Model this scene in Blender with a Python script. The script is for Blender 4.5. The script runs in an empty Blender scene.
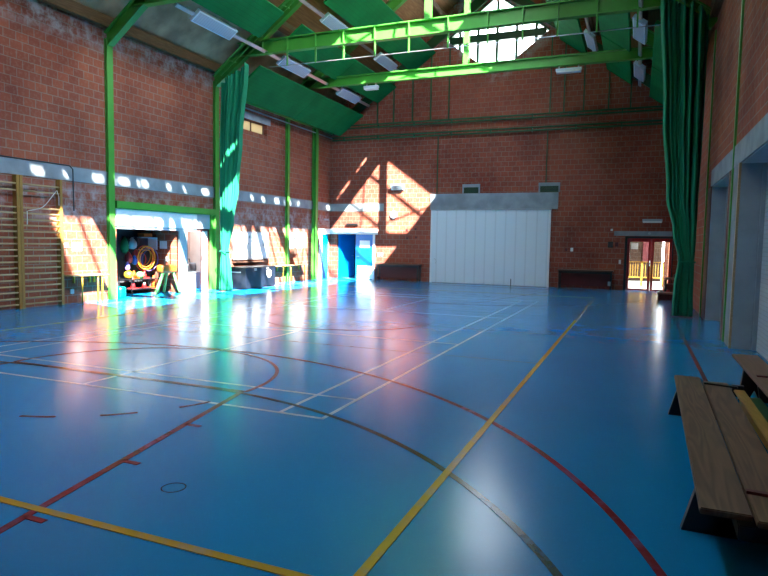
import bpy, bmesh, math, random
from mathutils import Vector, Matrix
random.seed(7)
SC = bpy.context.scene
COL = SC.collection
PI = math.pi

# ------------------------------------------------------------------ helpers
ORG = {}          # object name -> world origin
TARGET = {}


class MB:
    """collects shapes in world coordinates, linked as one mesh object"""
    def __init__(self):
        self.bm = bmesh.new()

    def box(self, x0, x1, y0, y1, z0, z1, bev=0.0):
        bm = self.bm
        r = bmesh.ops.create_cube(bm, size=1.0)
        vs = r['verts']
        for v in vs:
            v.co.x = x0 + (v.co.x + .5) * (x1 - x0)
            v.co.y = y0 + (v.co.y + .5) * (y1 - y0)
            v.co.z = z0 + (v.co.z + .5) * (z1 - z0)
        if bev > 0:
            es = list({e for v in vs for e in v.link_edges})
            bmesh.ops.bevel(bm, geom=es, offset=bev, segments=2, affect='EDGES', profile=.7)
        return self

    def obox(self, c, ax, ay, az, hx, hy, hz, bev=0.0):
        """oriented box: centre, three unit axes, half sizes"""
        bm = self.bm
        r = bmesh.ops.create_cube(bm, size=2.0)
        vs = r['verts']
        c = Vector(c); ax = Vector(ax); ay = Vector(ay); az = Vector(az)
        for v in vs:
            p = v.co.copy()
            v.co = c + ax * p.x * hx + ay * p.y * hy + az * p.z * hz
        if bev > 0:
            es = list({e for v in vs for e in v.link_edges})
            bmesh.ops.bevel(bm, geom=es, offset=bev, segments=2, affect='EDGES', profile=.7)
        return self

    def bar(self, p, q, w, d=None, up=(0, 0, 1)):
        """rectangular bar from p to q, width w (sideways), depth d (along up)"""
        p = Vector(p); q = Vector(q); d = w if d is None else d
        a = (q - p); L = a.length; a.normalize()
        s = a.cross(Vector(up))
        if s.length < 1e-4:
            s = a.cross(Vector((0, 1, 0)))
        s.normalize(); u = s.cross(a)
        return self.obox((p + q) / 2, a, s, u, L / 2, w / 2, d / 2)

    def tube(self, pts, r, seg=8, closed=False, caps=True):
        bm = self.bm
        pts = [Vector(p) for p in pts]
        n = len(pts); rings = []
        prev = None
        for i, p in enumerate(pts):
            if closed:
                t = pts[(i + 1) % n] - pts[i - 1]
            else:
                t = pts[min(i + 1, n - 1)] - pts[max(i - 1, 0)]
            t.normalize()
            ref = Vector((0, 0, 1)) if abs(t.z) < .9 else Vector((1, 0, 0))
            if prev is not None:
                s = prev - t * prev.dot(t)
                if s.length < 1e-5:
                    s = t.cross(ref)
            else:
                s = t.cross(ref)
            s.normalize(); prev = s
            u = t.cross(s)
            rr = r[i] if isinstance(r, (list, tuple)) else r
            rings.append([bm.verts.new(p + (s * math.cos(2 * PI * k / seg) + u * math.sin(2 * PI * k / seg)) * rr) for k in range(seg)])
        m = n if closed else n - 1
        for i in range(m):
            A = rings[i]; B = rings[(i + 1) % n]
            for k in range(seg):
                bm.faces.new((A[k], A[(k + 1) % seg], B[(k + 1) % seg], B[k]))
        if not closed and caps:
            bm.faces.new(rings[0][::-1]); bm.faces.new(rings[-1])
        return self

    def lathe(self, c, prof, axis='z', seg=20):
        """prof: list of (radius, height) from the bottom up"""
        bm = self.bm; c = Vector(c); rings = []
        for (r, h) in prof:
            ring = []
            for k in range(seg):
                a = 2 * PI * k / seg
                u, v = max(r, 1e-4) * math.cos(a), max(r, 1e-4) * math.sin(a)
                if axis == 'z': p = Vector((u, v, h))
                elif axis == 'y': p = Vector((v, h, u))
                else: p = Vector((h, u, v))
                ring.append(bm.verts.new(c + p))
            rings.append(ring)
        for A, B in zip(rings, rings[1:]):
            for k in range(seg):
                bm.faces.new((A[k], A[(k + 1) % seg], B[(k + 1) % seg], B[k]))
        bm.faces.new(rings[0][::-1]); bm.faces.new(rings[-1])
        return self

    def prism(self, poly, plane, a, b):
        """poly in 2D; plane 'xz' extruded in y from a to b, 'yz' in x, 'xy' in z"""
        bm = self.bm
        def P(u, v, w):
            return {'xz': (u, w, v), 'yz': (w, u, v), 'xy': (u, v, w)}[plane]
        A = [bm.verts.new(P(u, v, a)) for u, v in poly]
        B = [bm.verts.new(P(u, v, b)) for u, v in poly]
        n = len(poly)
        f = [bm.faces.new(A), bm.faces.new(B[::-1])]
        for i in range(n):
            bm.faces.new((A[i], B[i], B[(i + 1) % n], A[(i + 1) % n]))
        bmesh.ops.triangulate(bm, faces=f)
        return self

    def ibeam(self, p, q, w, h, up, t=.03):
        """I section from p to q; w flange width, h depth along up"""
        p = Vector(p); q = Vector(q); a = (q - p).normalized()
        s = a.cross(Vector(up)).normalized(); u = s.cross(a)
        L = (q - p).length / 2; c = (p + q) / 2
        self.obox(c + u * (h / 2 - t / 2), a, s, u, L, w / 2, t / 2)
        self.obox(c - u * (h / 2 - t / 2), a, s, u, L, w / 2, t / 2)
        self.obox(c, a, s, u, L, t * .4, h / 2 - t)
        return self

    def build(self, name, mat, parent=None, smooth=False, origin=None, mod=None):
        bm = self.bm
        bmesh.ops.recalc_face_normals(bm, faces=bm.faces)
        xs = [v.co for v in bm.verts]
        mn = Vector((min(v.x for v in xs), min(v.y for v in xs), min(v.z for v in xs)))
        mx = Vector((max(v.x for v in xs), max(v.y for v in xs), max(v.z for v in xs)))
        o = Vector(origin) if origin is not None else Vector(((mn.x + mx.x) / 2, (mn.y + mx.y) / 2, mn.z))
        bmesh.ops.translate(bm, verts=bm.verts, vec=-o)
        me = bpy.data.meshes.new(name)
        if smooth:
            for f in bm.faces: f.smooth = True
        bm.to_mesh(me); bm.free()
        mats = mat if isinstance(mat, (list, tuple)) else [mat]
        for m in mats: me.materials.append(m)
        ob = bpy.data.objects.new(name, me); COL.objects.link(ob)
        if parent is not None:
            ob.parent = parent
            ob.location = o - ORG[parent.name]
        else:
            ob.location = o
        ORG[ob.name] = o
        return ob


def thing(name, label, cat, loc, group=None):
    o = bpy.data.objects.new(name, None); COL.objects.link(o)
    o.empty_display_size = .2
    o.location = loc; ORG[o.name] = Vector(loc)
    o['label'] = label; o['category'] = cat
    if group: o['group'] = group
    return o


def tag(o, label, cat, group=None):
    o['label'] = label; o['category'] = cat
    if group: o['group'] = group
    return o


def struct(o, label=None, cat=None):
    o['kind'] = 'structure'
    if label: o['label'] = label
    if cat: o['category'] = cat
    return o


def kids(o):
    return [c for c in bpy.data.objects if c.parent == o]


def dup(root, delta, label=None):
    """copy of a thing with its parts and sub-parts"""
    d = Vector(delta)
    r = root.copy(); COL.objects.link(r); r.location = root.location + d
    ORG[r.name] = ORG[root.name] + d
    if label: r['label'] = label
    for ch in kids(root):
        c = ch.copy(); COL.objects.link(c); c.parent = r; ORG[c.name] = ORG[ch.name] + d
        for g in kids(ch):
            e = g.copy(); COL.objects.link(e); e.parent = c; ORG[e.name] = ORG[g.name] + d
    return r


# ------------------------------------------------------------------ materials
def nodemat(name):
    m = bpy.data.materials.new(name); m.use_nodes = True
    nt = m.node_tree
    return m, nt, nt.nodes['Principled BSDF'], nt.nodes['Material Output']


def N(nt, t, **kw):
    n = nt.nodes.new(t)
    for k, v in kw.items():
        if k == 'inp':
            for a, b in v.items(): n.inputs[a].default_value = b
        else:
            setattr(n, k, v)
    return n


def mix(nt, fac, a, b, mode='MIX'):
    n = nt.nodes.new('ShaderNodeMix'); n.data_type = 'RGBA'; n.blend_type = mode
    def put(sock, v):
        if hasattr(v, 'node') or isinstance(v, bpy.types.NodeSocket): nt.links.new(v, sock)
        elif isinstance(v, (int, float)): sock.default_value = v
        else: sock.default_value = (*v, 1)
    put(n.inputs[0], fac); put(n.inputs[6], a); put(n.inputs[7], b)
    return n.outputs[2]


def math_(nt, op, a, b=None, c=None, clamp=False):
    n = nt.nodes.new('ShaderNodeMath'); n.operation = op; n.use_clamp = clamp
    for i, v in enumerate((a, b, c)):
        if v is None: continue
        if isinstance(v, bpy.types.NodeSocket): nt.links.new(v, n.inputs[i])
        else: n.inputs[i].default_value = v
    return n.outputs[0]


def ramp(nt, v, a, b):
    n = nt.nodes.new('ShaderNodeMapRange'); n.interpolation_type = 'SMOOTHSTEP'
    nt.links.new(v, n.inputs[0]); n.inputs[1].default_value = a; n.inputs[2].default_value = b
    return n.outputs[0]


def plain(name, col, rough=.5, metal=0.0, var=.12, scale=3.0, bump=0.0, spec=.5):
    """paint-like material with slight mottling"""
    m, nt, b, out = nodemat(name)
    geo = N(nt, 'ShaderNodeNewGeometry')
    no = N(nt, 'ShaderNodeTexNoise', inp={'Scale': scale, 'Detail': 5.0})
    nt.links.new(geo.outputs['Position'], no.inputs['Vector'])
    f = ramp(nt, no.outputs[0], .3, .7)
    c = mix(nt, f, [x * (1 - var) for x in col], [min(1, x * (1 + var)) for x in col])
    nt.links.new(c, b.inputs['Base Color'])
    b.inputs['Roughness'].default_value = rough
    b.inputs['Metallic'].default_value = metal
    b.inputs['Specular IOR Level'].default_value = spec
    if bump:
        bp = N(nt, 'ShaderNodeBump', inp={'Strength': bump, 'Distance': .01})
        n2 = N(nt, 'ShaderNodeTexNoise', inp={'Scale': 60.0, 'Detail': 3.0})
        nt.links.new(geo.outputs['Position'], n2.inputs['Vector'])
        nt.links.new(n2.outputs[0], bp.inputs['Height']); nt.links.new(bp.outputs[0], b.inputs['Normal'])
    return m


def brick(name, axis, c1, c2, mort, stain=None, bw=.30, bh=.20):
    m, nt, b, out = nodemat(name)
    geo = N(nt, 'ShaderNodeNewGeometry'); sep = N(nt, 'ShaderNodeSeparateXYZ')
    nt.links.new(geo.outputs['Position'], sep.inputs[0])
    com = N(nt, 'ShaderNodeCombineXYZ')
    nt.links.new(sep.outputs['X' if axis == 'x' else 'Y'], com.inputs[0])
    nt.links.new(sep.outputs['Z'], com.inputs[1])
    br = N(nt, 'ShaderNodeTexBrick', inp={'Scale': 1.0, 'Mortar Size': .011, 'Mortar Smooth': .3, 'Bias': -.1, 'Brick Width': bw, 'Row Height': bh})
    nt.links.new(com.outputs[0], br.inputs['Vector'])
    br.inputs['Color1'].default_value = (*c1, 1); br.inputs['Color2'].default_value = (*c2, 1); br.inputs['Mortar'].default_value = (*mort, 1)
    no = N(nt, 'ShaderNodeTexNoise', inp={'Scale': .55, 'Detail': 4.0})
    nt.links.new(geo.outputs['Position'], no.inputs['Vector'])
    n2 = N(nt, 'ShaderNodeTexNoise', inp={'Scale': 14.0, 'Detail': 3.0})
    nt.links.new(geo.outputs['Position'], n2.inputs['Vector'])
    c = mix(nt, ramp(nt, no.outputs[0], .35, .7), br.outputs[0], (.62, .55, .58), 'MULTIPLY')
    c = mix(nt, math_(nt, 'MULTIPLY', ramp(nt, n2.outputs[0], .45, .75), .25), c, mort)
    if stain:
        mask = stain(nt, sep, n2)
        n3 = N(nt, 'ShaderNodeTexNoise', inp={'Scale': 2.6, 'Detail': 6.0, 'Roughness': .7})
        nt.links.new(geo.outputs['Position'], n3.inputs['Vector'])
        mk = math_(nt, 'MULTIPLY', mask, ramp(nt, n3.outputs[0], .40, .68))
        c = mix(nt, math_(nt, 'MULTIPLY', mk, .8), c, (.50, .46, .48))
    nt.links.new(c, b.inputs['Base Color'])
    b.inputs['Roughness'].default_value = .9
    b.inputs['Specular IOR Level'].default_value = .2
    bp = N(nt, 'ShaderNodeBump', inp={'Strength': .5, 'Distance': .008}); bp.invert = True
    nt.links.new(br.outputs['Fac'], bp.inputs['Height']); nt.links.new(bp.outputs[0], b.inputs['Normal'])
    return m


def stain_left(nt, sep, n2):
    a = ramp(nt, sep.outputs['Z'], 6.25, 6.75)
    e = ramp(nt, sep.outputs['Z'], 3.1, 2.7)      # damp bloom below the concrete band
    g = math_(nt, 'MULTIPLY', e, math_(nt, 'MULTIPLY', ramp(nt, sep.outputs['Z'], 1.9, 2.2), .8))
    return math_(nt, 'MAXIMUM', a, g)


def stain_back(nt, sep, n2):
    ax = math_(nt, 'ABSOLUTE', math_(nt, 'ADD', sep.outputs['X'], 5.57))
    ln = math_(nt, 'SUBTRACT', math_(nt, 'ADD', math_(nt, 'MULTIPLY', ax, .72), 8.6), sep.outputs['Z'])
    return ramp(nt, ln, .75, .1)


def wood(name, c1, c2, axis='y', scale=1.0, rough=.55, spec=.4):
    m, nt, b, out = nodemat(name)
    geo = N(nt, 'ShaderNodeNewGeometry')
    mp = N(nt, 'ShaderNodeMapping')
    s = {'x': (.8, 9, 9), 'y': (9, .8, 9), 'z': (9, 9, .8)}[axis]
    mp.inputs['Scale'].default_value = [q * scale for q in s]
    nt.links.new(geo.outputs['Position'], mp.inputs[0])
    no = N(nt, 'ShaderNodeTexNoise', inp={'Scale': 1.1, 'Detail': 2.0, 'Distortion': .6})
    nt.links.new(mp.outputs[0], no.inputs['Vector'])
    v = math_(nt, 'FRACT', math_(nt, 'MULTIPLY', no.outputs[0], 9.0))
    r = math_(nt, 'ABSOLUTE', math_(nt, 'SUBTRACT', v, .5))
    f = ramp(nt, r, .05, .45)
    n2 = N(nt, 'ShaderNodeTexNoise', inp={'Scale': 6.0, 'Detail': 6.0})
    nt.links.new(mp.outputs[0], n2.inputs['Vector'])
    c = mix(nt, f, c1, c2)
    c = mix(nt, ramp(nt, n2.outputs[0], .3, .8), c, [x * .75 for x in c1])
    nt.links.new(c, b.inputs['Base Color'])
    b.inputs['Roughness'].default_value = rough
    b.inputs['Specular IOR Level'].default_value = spec
    return m


def thin_glass(name, tint=(.95, .98, .98), gl=.04):
    m = bpy.data.materials.new(name); m.use_nodes = True
    nt = m.node_tree; nt.nodes.clear()
    out = N(nt, 'ShaderNodeOutputMaterial')
    tr = N(nt, 'ShaderNodeBsdfTransparent'); tr.inputs[0].default_value = (*tint, 1)
    g = N(nt, 'ShaderNodeBsdfGlossy'); g.inputs['Roughness'].default_value = .02
    fr = N(nt, 'ShaderNodeLayerWeight')
    fc = math_(nt, 'ADD', math_(nt, 'MULTIPLY', math_(nt, 'POWER', fr.outputs['Facing'], 5.0), .6), .03)
    mx = N(nt, 'ShaderNodeMixShader')
    nt.links.new(fc, mx.inputs[0]); nt.links.new(tr.outputs[0], mx.inputs[1]); nt.links.new(g.outputs[0], mx.inputs[2])
    nt.links.new(mx.outputs[0], out.inputs[0])
    return m


def panel_mat(name, col, pitch=.11):
    """painted ribbed board: narrow grooves that run across the slope"""
    m, nt, b, out = nodemat(name)
    geo = N(nt, 'ShaderNodeNewGeometry'); sep = N(nt, 'ShaderNodeSeparateXYZ')
    nt.links.new(geo.outputs['Position'], sep.inputs[0])
    f = math_(nt, 'FRACT', math_(nt, 'DIVIDE', sep.outputs['X'], pitch))
    groove = ramp(nt, math_(nt, 'ABSOLUTE', math_(nt, 'SUBTRACT', f, .5)), .42, .5)
    no = N(nt, 'ShaderNodeTexNoise', inp={'Scale': 1.2, 'Detail': 4.0})
    nt.links.new(geo.outputs['Position'], no.inputs['Vector'])
    c = mix(nt, ramp(nt, no.outputs[0], .3, .7), [x * .85 for x in col], [x * 1.15 for x in col])
    c = mix(nt, math_(nt, 'MULTIPLY', groove, .35), c, [x * .4 for x in col])
    nt.links.new(c, b.inputs['Base Color']); b.inputs['Roughness'].default_value = .85; b.inputs['Specular IOR Level'].default_value = .15
    bp = N(nt, 'ShaderNodeBump', inp={'Strength': .4, 'Distance': .01}); bp.invert = True
    nt.links.new(groove, bp.inputs['Height']); nt.links.new(bp.outputs[0], b.inputs['Normal'])
    return m


def ribbed(name, col, axis, pitch, rough=.45, strength=.6, dark=.6):
    m, nt, b, out = nodemat(name)
    geo = N(nt, 'ShaderNodeNewGeometry'); sep = N(nt, 'ShaderNodeSeparateXYZ')
    nt.links.new(geo.outputs['Position'], sep.inputs[0])
    f = math_(nt, 'FRACT', math_(nt, 'DIVIDE', sep.outputs[axis], pitch))
    groove = ramp(nt, math_(nt, 'ABSOLUTE', math_(nt, 'SUBTRACT', f, .5)), .38, .5)
    c = mix(nt, math_(nt, 'MULTIPLY', groove, dark), col, [x * .4 for x in col])
    nt.links.new(c, b.inputs['Base Color']); b.inputs['Roughness'].default_value = rough
    bp = N(nt, 'ShaderNodeBump', inp={'Strength': strength, 'Distance': .01}); bp.invert = True
    nt.links.new(groove, bp.inputs['Height']); nt.links.new(bp.outputs[0], b.inputs['Normal'])
    return m


def floor_mat():
    m, nt, b, out = nodemat('blue_sports_floor')
    geo = N(nt, 'ShaderNodeNewGeometry')
    n1 = N(nt, 'ShaderNodeTexNoise', inp={'Scale': .35, 'Detail': 5.0})
    n2 = N(nt, 'ShaderNodeTexNoise', inp={'Scale': 45.0, 'Detail': 3.0})
    n3 = N(nt, 'ShaderNodeTexNoise', inp={'Scale': 1.6, 'Detail': 6.0, 'Roughness': .65})
    for n in (n1, n2, n3): nt.links.new(geo.outputs['Position'], n.inputs['Vector'])
    c = mix(nt, ramp(nt, n1.outputs[0], .3, .7), FLOOR_A, FLOOR_B)
    c = mix(nt, math_(nt, 'MULTIPLY', ramp(nt, n2.outputs[0], .55, .8), .25), c, [x * 1.5 for x in FLOOR_B])
    # small dark scuffs
    sc = ramp(nt, n3.outputs[0], .70, .76)
    c = mix(nt, math_(nt, 'MULTIPLY', sc, .35), c, [x * .5 for x in FLOOR_A])
    nt.links.new(c, b.inputs['Base Color'])
    r = math_(nt, 'ADD', math_(nt, 'MULTIPLY', n3.outputs[0], .10), .155)
    nt.links.new(r, b.inputs['Roughness'])
    b.inputs['Specular IOR Level'].default_value = .5
    bp = N(nt, 'ShaderNodeBump', inp={'Strength': .05, 'Distance': .004})
    nt.links.new(n2.outputs[0], bp.inputs['Height']); nt.links.new(bp.outputs[0], b.inputs['Normal'])
    return m


def line_mat(name, col):
    m, nt, b, out = nodemat(name)
    geo = N(nt, 'ShaderNodeNewGeometry')
    n3 = N(nt, 'ShaderNodeTexNoise', inp={'Scale': 3.0, 'Detail': 6.0, 'Roughness': .7})
    nt.links.new(geo.outputs['Position'], n3.inputs['Vector'])
    c = mix(nt, math_(nt, 'MULTIPLY', ramp(nt, n3.outputs[0], .45, .75), .45), col, FLOOR_A)
    nt.links.new(c, b.inputs['Base Color']); b.inputs['Roughness'].default_value = .2
    return m


FLOOR_A = (.003, .185, .43); FLOOR_B = (.005, .215, .48)
BR1 = (.42, .118, .062); BR2 = (.31, .086, .054); MORT = (.34, .24, .185)
M = {}
M['floor'] = floor_mat()
M['brick_y'] = brick('red_brick_side', 'y', BR1, BR2, MORT, stain_left)
M['brick_yr'] = brick('red_brick_right', 'y', BR1, BR2, MORT)
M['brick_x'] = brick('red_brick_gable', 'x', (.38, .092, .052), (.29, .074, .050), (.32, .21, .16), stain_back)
M['brick_in'] = brick('red_brick_store', 'x', (.36, .09, .045), (.30, .08, .05), MORT)
M['brick_far'] = brick('shade_painted_brick_yard', 'x', (.06, .035, .022), (.05, .03, .02), (.08, .06, .05))  # facade brick darkened in its colour to stand for shade
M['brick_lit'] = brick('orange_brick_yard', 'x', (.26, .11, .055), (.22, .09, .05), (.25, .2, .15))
M['concrete'] = plain('grey_concrete', (.27, .31, .34), .85, var=.18, scale=2.0, bump=.15)
M['concrete_pale'] = plain('pale_concrete', (.42, .43, .40), .85, var=.2, scale=4.0, bump=.2)
M['steel'] = plain('green_painted_steel', (.070, .34, .045), .38, var=.06)
M['steel_dark'] = plain('dark_green_paint', (.012, .085, .028), .45, var=.1)
M['panel'] = panel_mat('green_acoustic_panel', (.006, .18, .046))
M['curtain'] = plain('green_curtain_cloth', (.003, .235, .108), .85, var=.06, scale=1.5)
M['lamp'] = plain('white_lamp_body', (.62, .70, .78), .4, var=.03)
M['louvre'] = ribbed('lamp_louvre', (.40, .47, .55), 'Y', .09, dark=.5)
M['wool'] = plain('wood_wool_board', (.36, .27, .16), .95, var=.35, scale=1.3, bump=.5)
M['ply'] = wood('orange_plywood_deck', (.34, .15, .055), (.42, .20, .08), 'y', .35, .6)
M['glulam'] = wood('brown_glulam', (.15, .075, .028), (.20, .10, .04), 'y', .7, .6)
M['white'] = plain('white_paint', (.78, .80, .80), .4, var=.04)
M['offwhite'] = plain('off_white_board', (.74, .76, .78), .3, var=.02)
M['paper'] = plain('paper', (.85, .85, .82), .8, var=.02)
M['door_white'] = ribbed('white_sliding_door', (.70, .79, .84), 'X', .414, dark=.22, strength=.25)
M['greyblue'] = plain('grey_blue_paint', (.33, .38, .41), .5, var=.08)
M['lightgrey'] = plain('light_blue_grey_paint', (.34, .42, .48), .4, var=.05)
M['shutter'] = ribbed('roller_shutter', (.50, .56, .60), 'Z', .07, dark=.5)
M['metal'] = plain('galvanised_metal', (.45, .47, .48), .35, metal=.7, var=.1)
M['copper'] = plain('pinkish_corner_trim', (.32, .14, .12), .45, var=.25, scale=9)
M['blue'] = plain('blue_door_paint', (.0, .17, .52), .3, var=.05)
M['cyan'] = plain('light_blue_door_paint', (.0, .30, .55), .3, var=.05)
M['red'] = plain('dark_red_paint', (.50, .010, .020), .35, var=.05)
M['darkred'] = plain('maroon_paint', (.10, .012, .016), .45, var=.1)
M['black'] = plain('black_paint', (.012, .013, .017), .4, var=.2)
M['navy'] = plain('navy_chest_paint', (.006, .010, .022), .5, var=.2)
M['rubber'] = plain('dark_rubber', (.02, .02, .02), .8, var=.1)
M['yellow'] = plain('yellow_painted_tube', (.62, .36, .02), .4, var=.05)
M['rail_yellow'] = plain('yellow_railing_paint', (.26, .15, .016), .4, var=.05)
M['bench_wood'] = wood('grey_brown_bench_wood', (.20, .12, .068), (.105, .062, .036), 'y', .55, .45)
M['bench_wood2'] = wood('reddish_bench_wood', (.22, .11, .06), (.18, .09, .045), 'y', .7, .45)
M['bench_yellow'] = wood('yellow_bench_wood', (.48, .27, .055), (.40, .22, .045), 'y', .7, .4)
M['bars'] = wood('varnished_yellow_wood', (.46, .24, .06), (.36, .18, .045), 'z', .8, .35)
M['rung'] = wood('pale_rung_wood', (.62, .43, .22), (.52, .34, .16), 'y', .8, .4)
M['leather'] = plain('tan_leather', (.33, .105, .012), .45, var=.12)
M['hoop_y'] = plain('yellow_plastic', (.70, .36, .02), .3, var=.03)
M['orange'] = plain('orange_plastic', (.75, .13, .02), .4, var=.05)
M['redp'] = plain('red_plastic', (.55, .03, .03), .4, var=.05)
M['greenp'] = plain('green_cloth', (.02, .16, .05), .8, var=.2, scale=8)
M['lime'] = plain('lime_green_paint', (.10, .36, .10), .4, var=.05)
M['teal'] = plain('turquoise_vinyl', (.0, .42, .45), .35, var=.05)
M['purple'] = plain('violet_plastic', (.22, .14, .42), .35, var=.03)
M['bluep'] = plain('blue_plastic', (.02, .10, .45), .35, var=.03)
M['beige'] = plain('beige_plaster', (.52, .46, .36), .85, var=.06)
M['brownp'] = plain('brown_board', (.10, .05, .035), .5, var=.1)
M['yard'] = plain('pale_yard_paving', (.62, .56, .47), .9, var=.08, bump=.3)
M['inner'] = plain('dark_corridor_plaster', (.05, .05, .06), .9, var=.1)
M['cable'] = plain('dark_cable', (.03, .04, .05), .6)
M['rope'] = plain('white_rope', (.70, .68, .66), .8, var=.05)
M['glass'] = thin_glass('clear_glazing')
def frosted():
    m = bpy.data.materials.new('frosted_cream_pane'); m.use_nodes = True
    nt = m.node_tree; nt.nodes.clear()
    out = N(nt, 'ShaderNodeOutputMaterial'); t = N(nt, 'ShaderNodeBsdfTranslucent'); d = N(nt, 'ShaderNodeBsdfDiffuse')
    t.inputs[0].default_value = (.42, .36, .24, 1); d.inputs[0].default_value = (.5, .45, .33, 1)
    mx = N(nt, 'ShaderNodeMixShader'); mx.inputs[0].default_value = .5
    nt.links.new(t.outputs[0], mx.inputs[1]); nt.links.new(d.outputs[0], mx.inputs[2]); nt.links.new(mx.outputs[0], out.inputs[0])
    return m
M['frosted'] = frosted()
M['glass_sky'] = thin_glass('skylight_glazing', (.93, .95, .95))
M['l_white'] = line_mat('white_court_paint', (.52, .62, .64))
M['l_yellow'] = line_mat('yellow_court_paint', (.50, .27, .015))
M['l_red'] = line_mat('red_court_paint', (.19, .012, .020))
M['l_dark'] = line_mat('dark_court_paint', (.010, .025, .020))
M['clockface'] = plain('clock_face', (.85, .87, .88), .3, var=.01)

# ------------------------------------------------------------------ dimensions (metres; camera stands at x=0, y=0)
XL, XR, YB, YF = -13.0, 1.5, 24.9, -2.2
XC = -5.6
def mir(x): return 2 * XC - x
def zp(x):   # plane of the suspended panels
    x = min(x, mir(x)); return 6.0 + .73 * (x - XL)
def zd(x):   # underside of the roof deck
    x = min(x, mir(x)); return 7.3 + .73 * (x - XL)
SL = Vector((1, 0, .73)).normalized()           # up the left slope
SLN = Vector((-.73, 0, 1)).normalized()
SR = Vector((-1, 0, .73)).normalized()
SRN = Vector((.73, 0, 1)).normalized()
FRAMES = [3.1, 8.05, 12.3, 16.7, 20.8]

# ------------------------------------------------------------------ floor and court lines
fl = struct(MB().box(XL - 3, XR + .6, YF - .3, YB + .25, -.2, 0).build('floor', M['floor']))


def strip(mb, p, q, w):
    p = Vector((*p, 0)); q = Vector((*q, 0)); a = (q - p).normalized(); s = Vector((-a.y, a.x, 0)) * w / 2
    return mb.prism([(v.x, v.y) for v in (p + s, q + s, q - s, p - s)], 'xy', 0.0, mb.h)


def arc(mb, c, r, a0, a1, w, n=64):
    pin = []; po = []
    for i in range(n + 1):
        a = math.radians(a0 + (a1 - a0) * i / n)
        pin.append((c[0] + (r - w / 2) * math.cos(a), c[1] + (r - w / 2) * math.sin(a)))
        po.append((c[0] + (r + w / 2) * math.cos(a), c[1] + (r + w / 2) * math.sin(a)))
    for i in range(n):
        mb.prism([pin[i], po[i], po[i + 1], pin[i + 1]], 'xy', 0.0, mb.h)


CX = -5.70
# badminton court
b = MB(); b.h = .0026
for x in (-8.75, -8.28, -3.12, -2.65): strip(b, (x, 4.95), (x, 18.4), .04)
for y in (4.97, 5.73, 9.70, 13.66, 17.62, 18.38): strip(b, (-8.77, y), (-2.63, y), .04)
strip(b, (CX, 4.97), (CX, 9.7), .04); strip(b, (CX, 13.66), (CX, 18.38), .04)
b.build('badminton_court_lines', M['l_white'], fl)
# volleyball court
b = MB(); b.h = .0050
strip(b, (-1.20, 2.53), (-1.20, 20.7), .055); strip(b, (-10.2, 2.53), (-10.2, 20.7), .055)
strip(b, (-10.2, 2.53), (-1.17, 2.53), .055); strip(b, (-10.2, 20.68), (-1.17, 20.68), .055)
b.build('volleyball_court_lines', M['l_yellow'], fl)
b = MB(); b.h = .0018
for y in (8.66, 11.6, 14.6): strip(b, (-10.2, y), (-1.2, y), .03)
b.build('volleyball_attack_lines', plain('faded_yellow_paint', (.10, .19, .20), .25), fl)
# handball style goal area in dark paint
b = MB(); b.h = .0034
strip(b, (-7.5, 5.47), (-4.55, 5.47), .05)
arc(b, (-4.55, .50), 4.97, -10, 90, .05); arc(b, (-6.85, .50), 4.97, 90, 190, .05)
b.build('goal_area_line', M['l_dark'], fl)
# basketball court
b = MB(); b.h = .0042
strip(b, (.86, 0), (.86, 23.6), .05); strip(b, (-12.26, 0), (-12.26, 23.6), .05)
strip(b, (-12.26, 0), (.86, 0), .05); strip(b, (-12.26, 23.6), (.86, 23.6), .05)
for s in (1, -1):
    yy = lambda v: v if s == 1 else 23.6 - v
    for sx in (1, -1):
        strip(b, (CX + sx * 2.95, yy(0)), (CX + sx * 1.78, yy(5.5)), .055)
        for t in (2.43, 3.36, 4.28, 1.5):
            xx = 2.95 - (2.95 - 1.78) * t / 5.5
            strip(b, (CX + sx * xx, yy(t)), (CX + sx * (xx + .16), yy(t)), .045)
    a0, a1 = (0, 180) if s == 1 else (180, 360)
    arc(b, (CX, yy(5.6)), 1.82, a0 - 3, a1 + 3, .045)
    for k in range(6):
        a_ = 220.4 + 22.05 * k
        if s < 0: a_ -= 180
        arc(b, (CX, yy(5.6)), 1.85, a_, a_ + 10, .035, 6)
    arc(b, (CX, yy(1.28)), 6.22, a0, a1, .05, 96)
strip(b, (CX - 1.8, 5.5), (CX + 1.8, 5.5), .045)
arc(b, (CX, 11.9), 1.8, 0, 360, .045, 72)
b.build('basketball_court_lines', M['l_red'], fl)
b = MB(); b.h = .0015
arc(b, (-2.78, 3.13), .078, 0, 360, .007, 40)
b.build('floor_socket_ring', M['l_dark'], fl)

# ------------------------------------------------------------------ walls
def grid_wall(mb, u0, u1, v0, v1, holes, plane, a, b2):
    us = sorted({u0, u1, *[h[0] for h in holes], *[h[1] for h in holes]}); us = [u for u in us if u0 <= u <= u1]
    vs = sorted({v0, v1, *[h[2] for h in holes], *[h[3] for h in holes]}); vs = [v for v in vs if v0 <= v <= v1]
    for i in range(len(us) - 1):
        j = 0
        while j < len(vs) - 1:
            cu = (us[i] + us[i + 1]) / 2
            def hol(jj):
                cv = (vs[jj] + vs[jj + 1]) / 2
                return any(h[0] < cu < h[1] and h[2] < cv < h[3] for h in holes)
            if hol(j): j += 1; continue
            k = j
            while k < len(vs) - 1 and not hol(k): k += 1
            mb.prism([(us[i], vs[j]), (us[i + 1], vs[j]), (us[i + 1], vs[k]), (us[i], vs[k])], plane, a, b2)
            j = k


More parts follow.
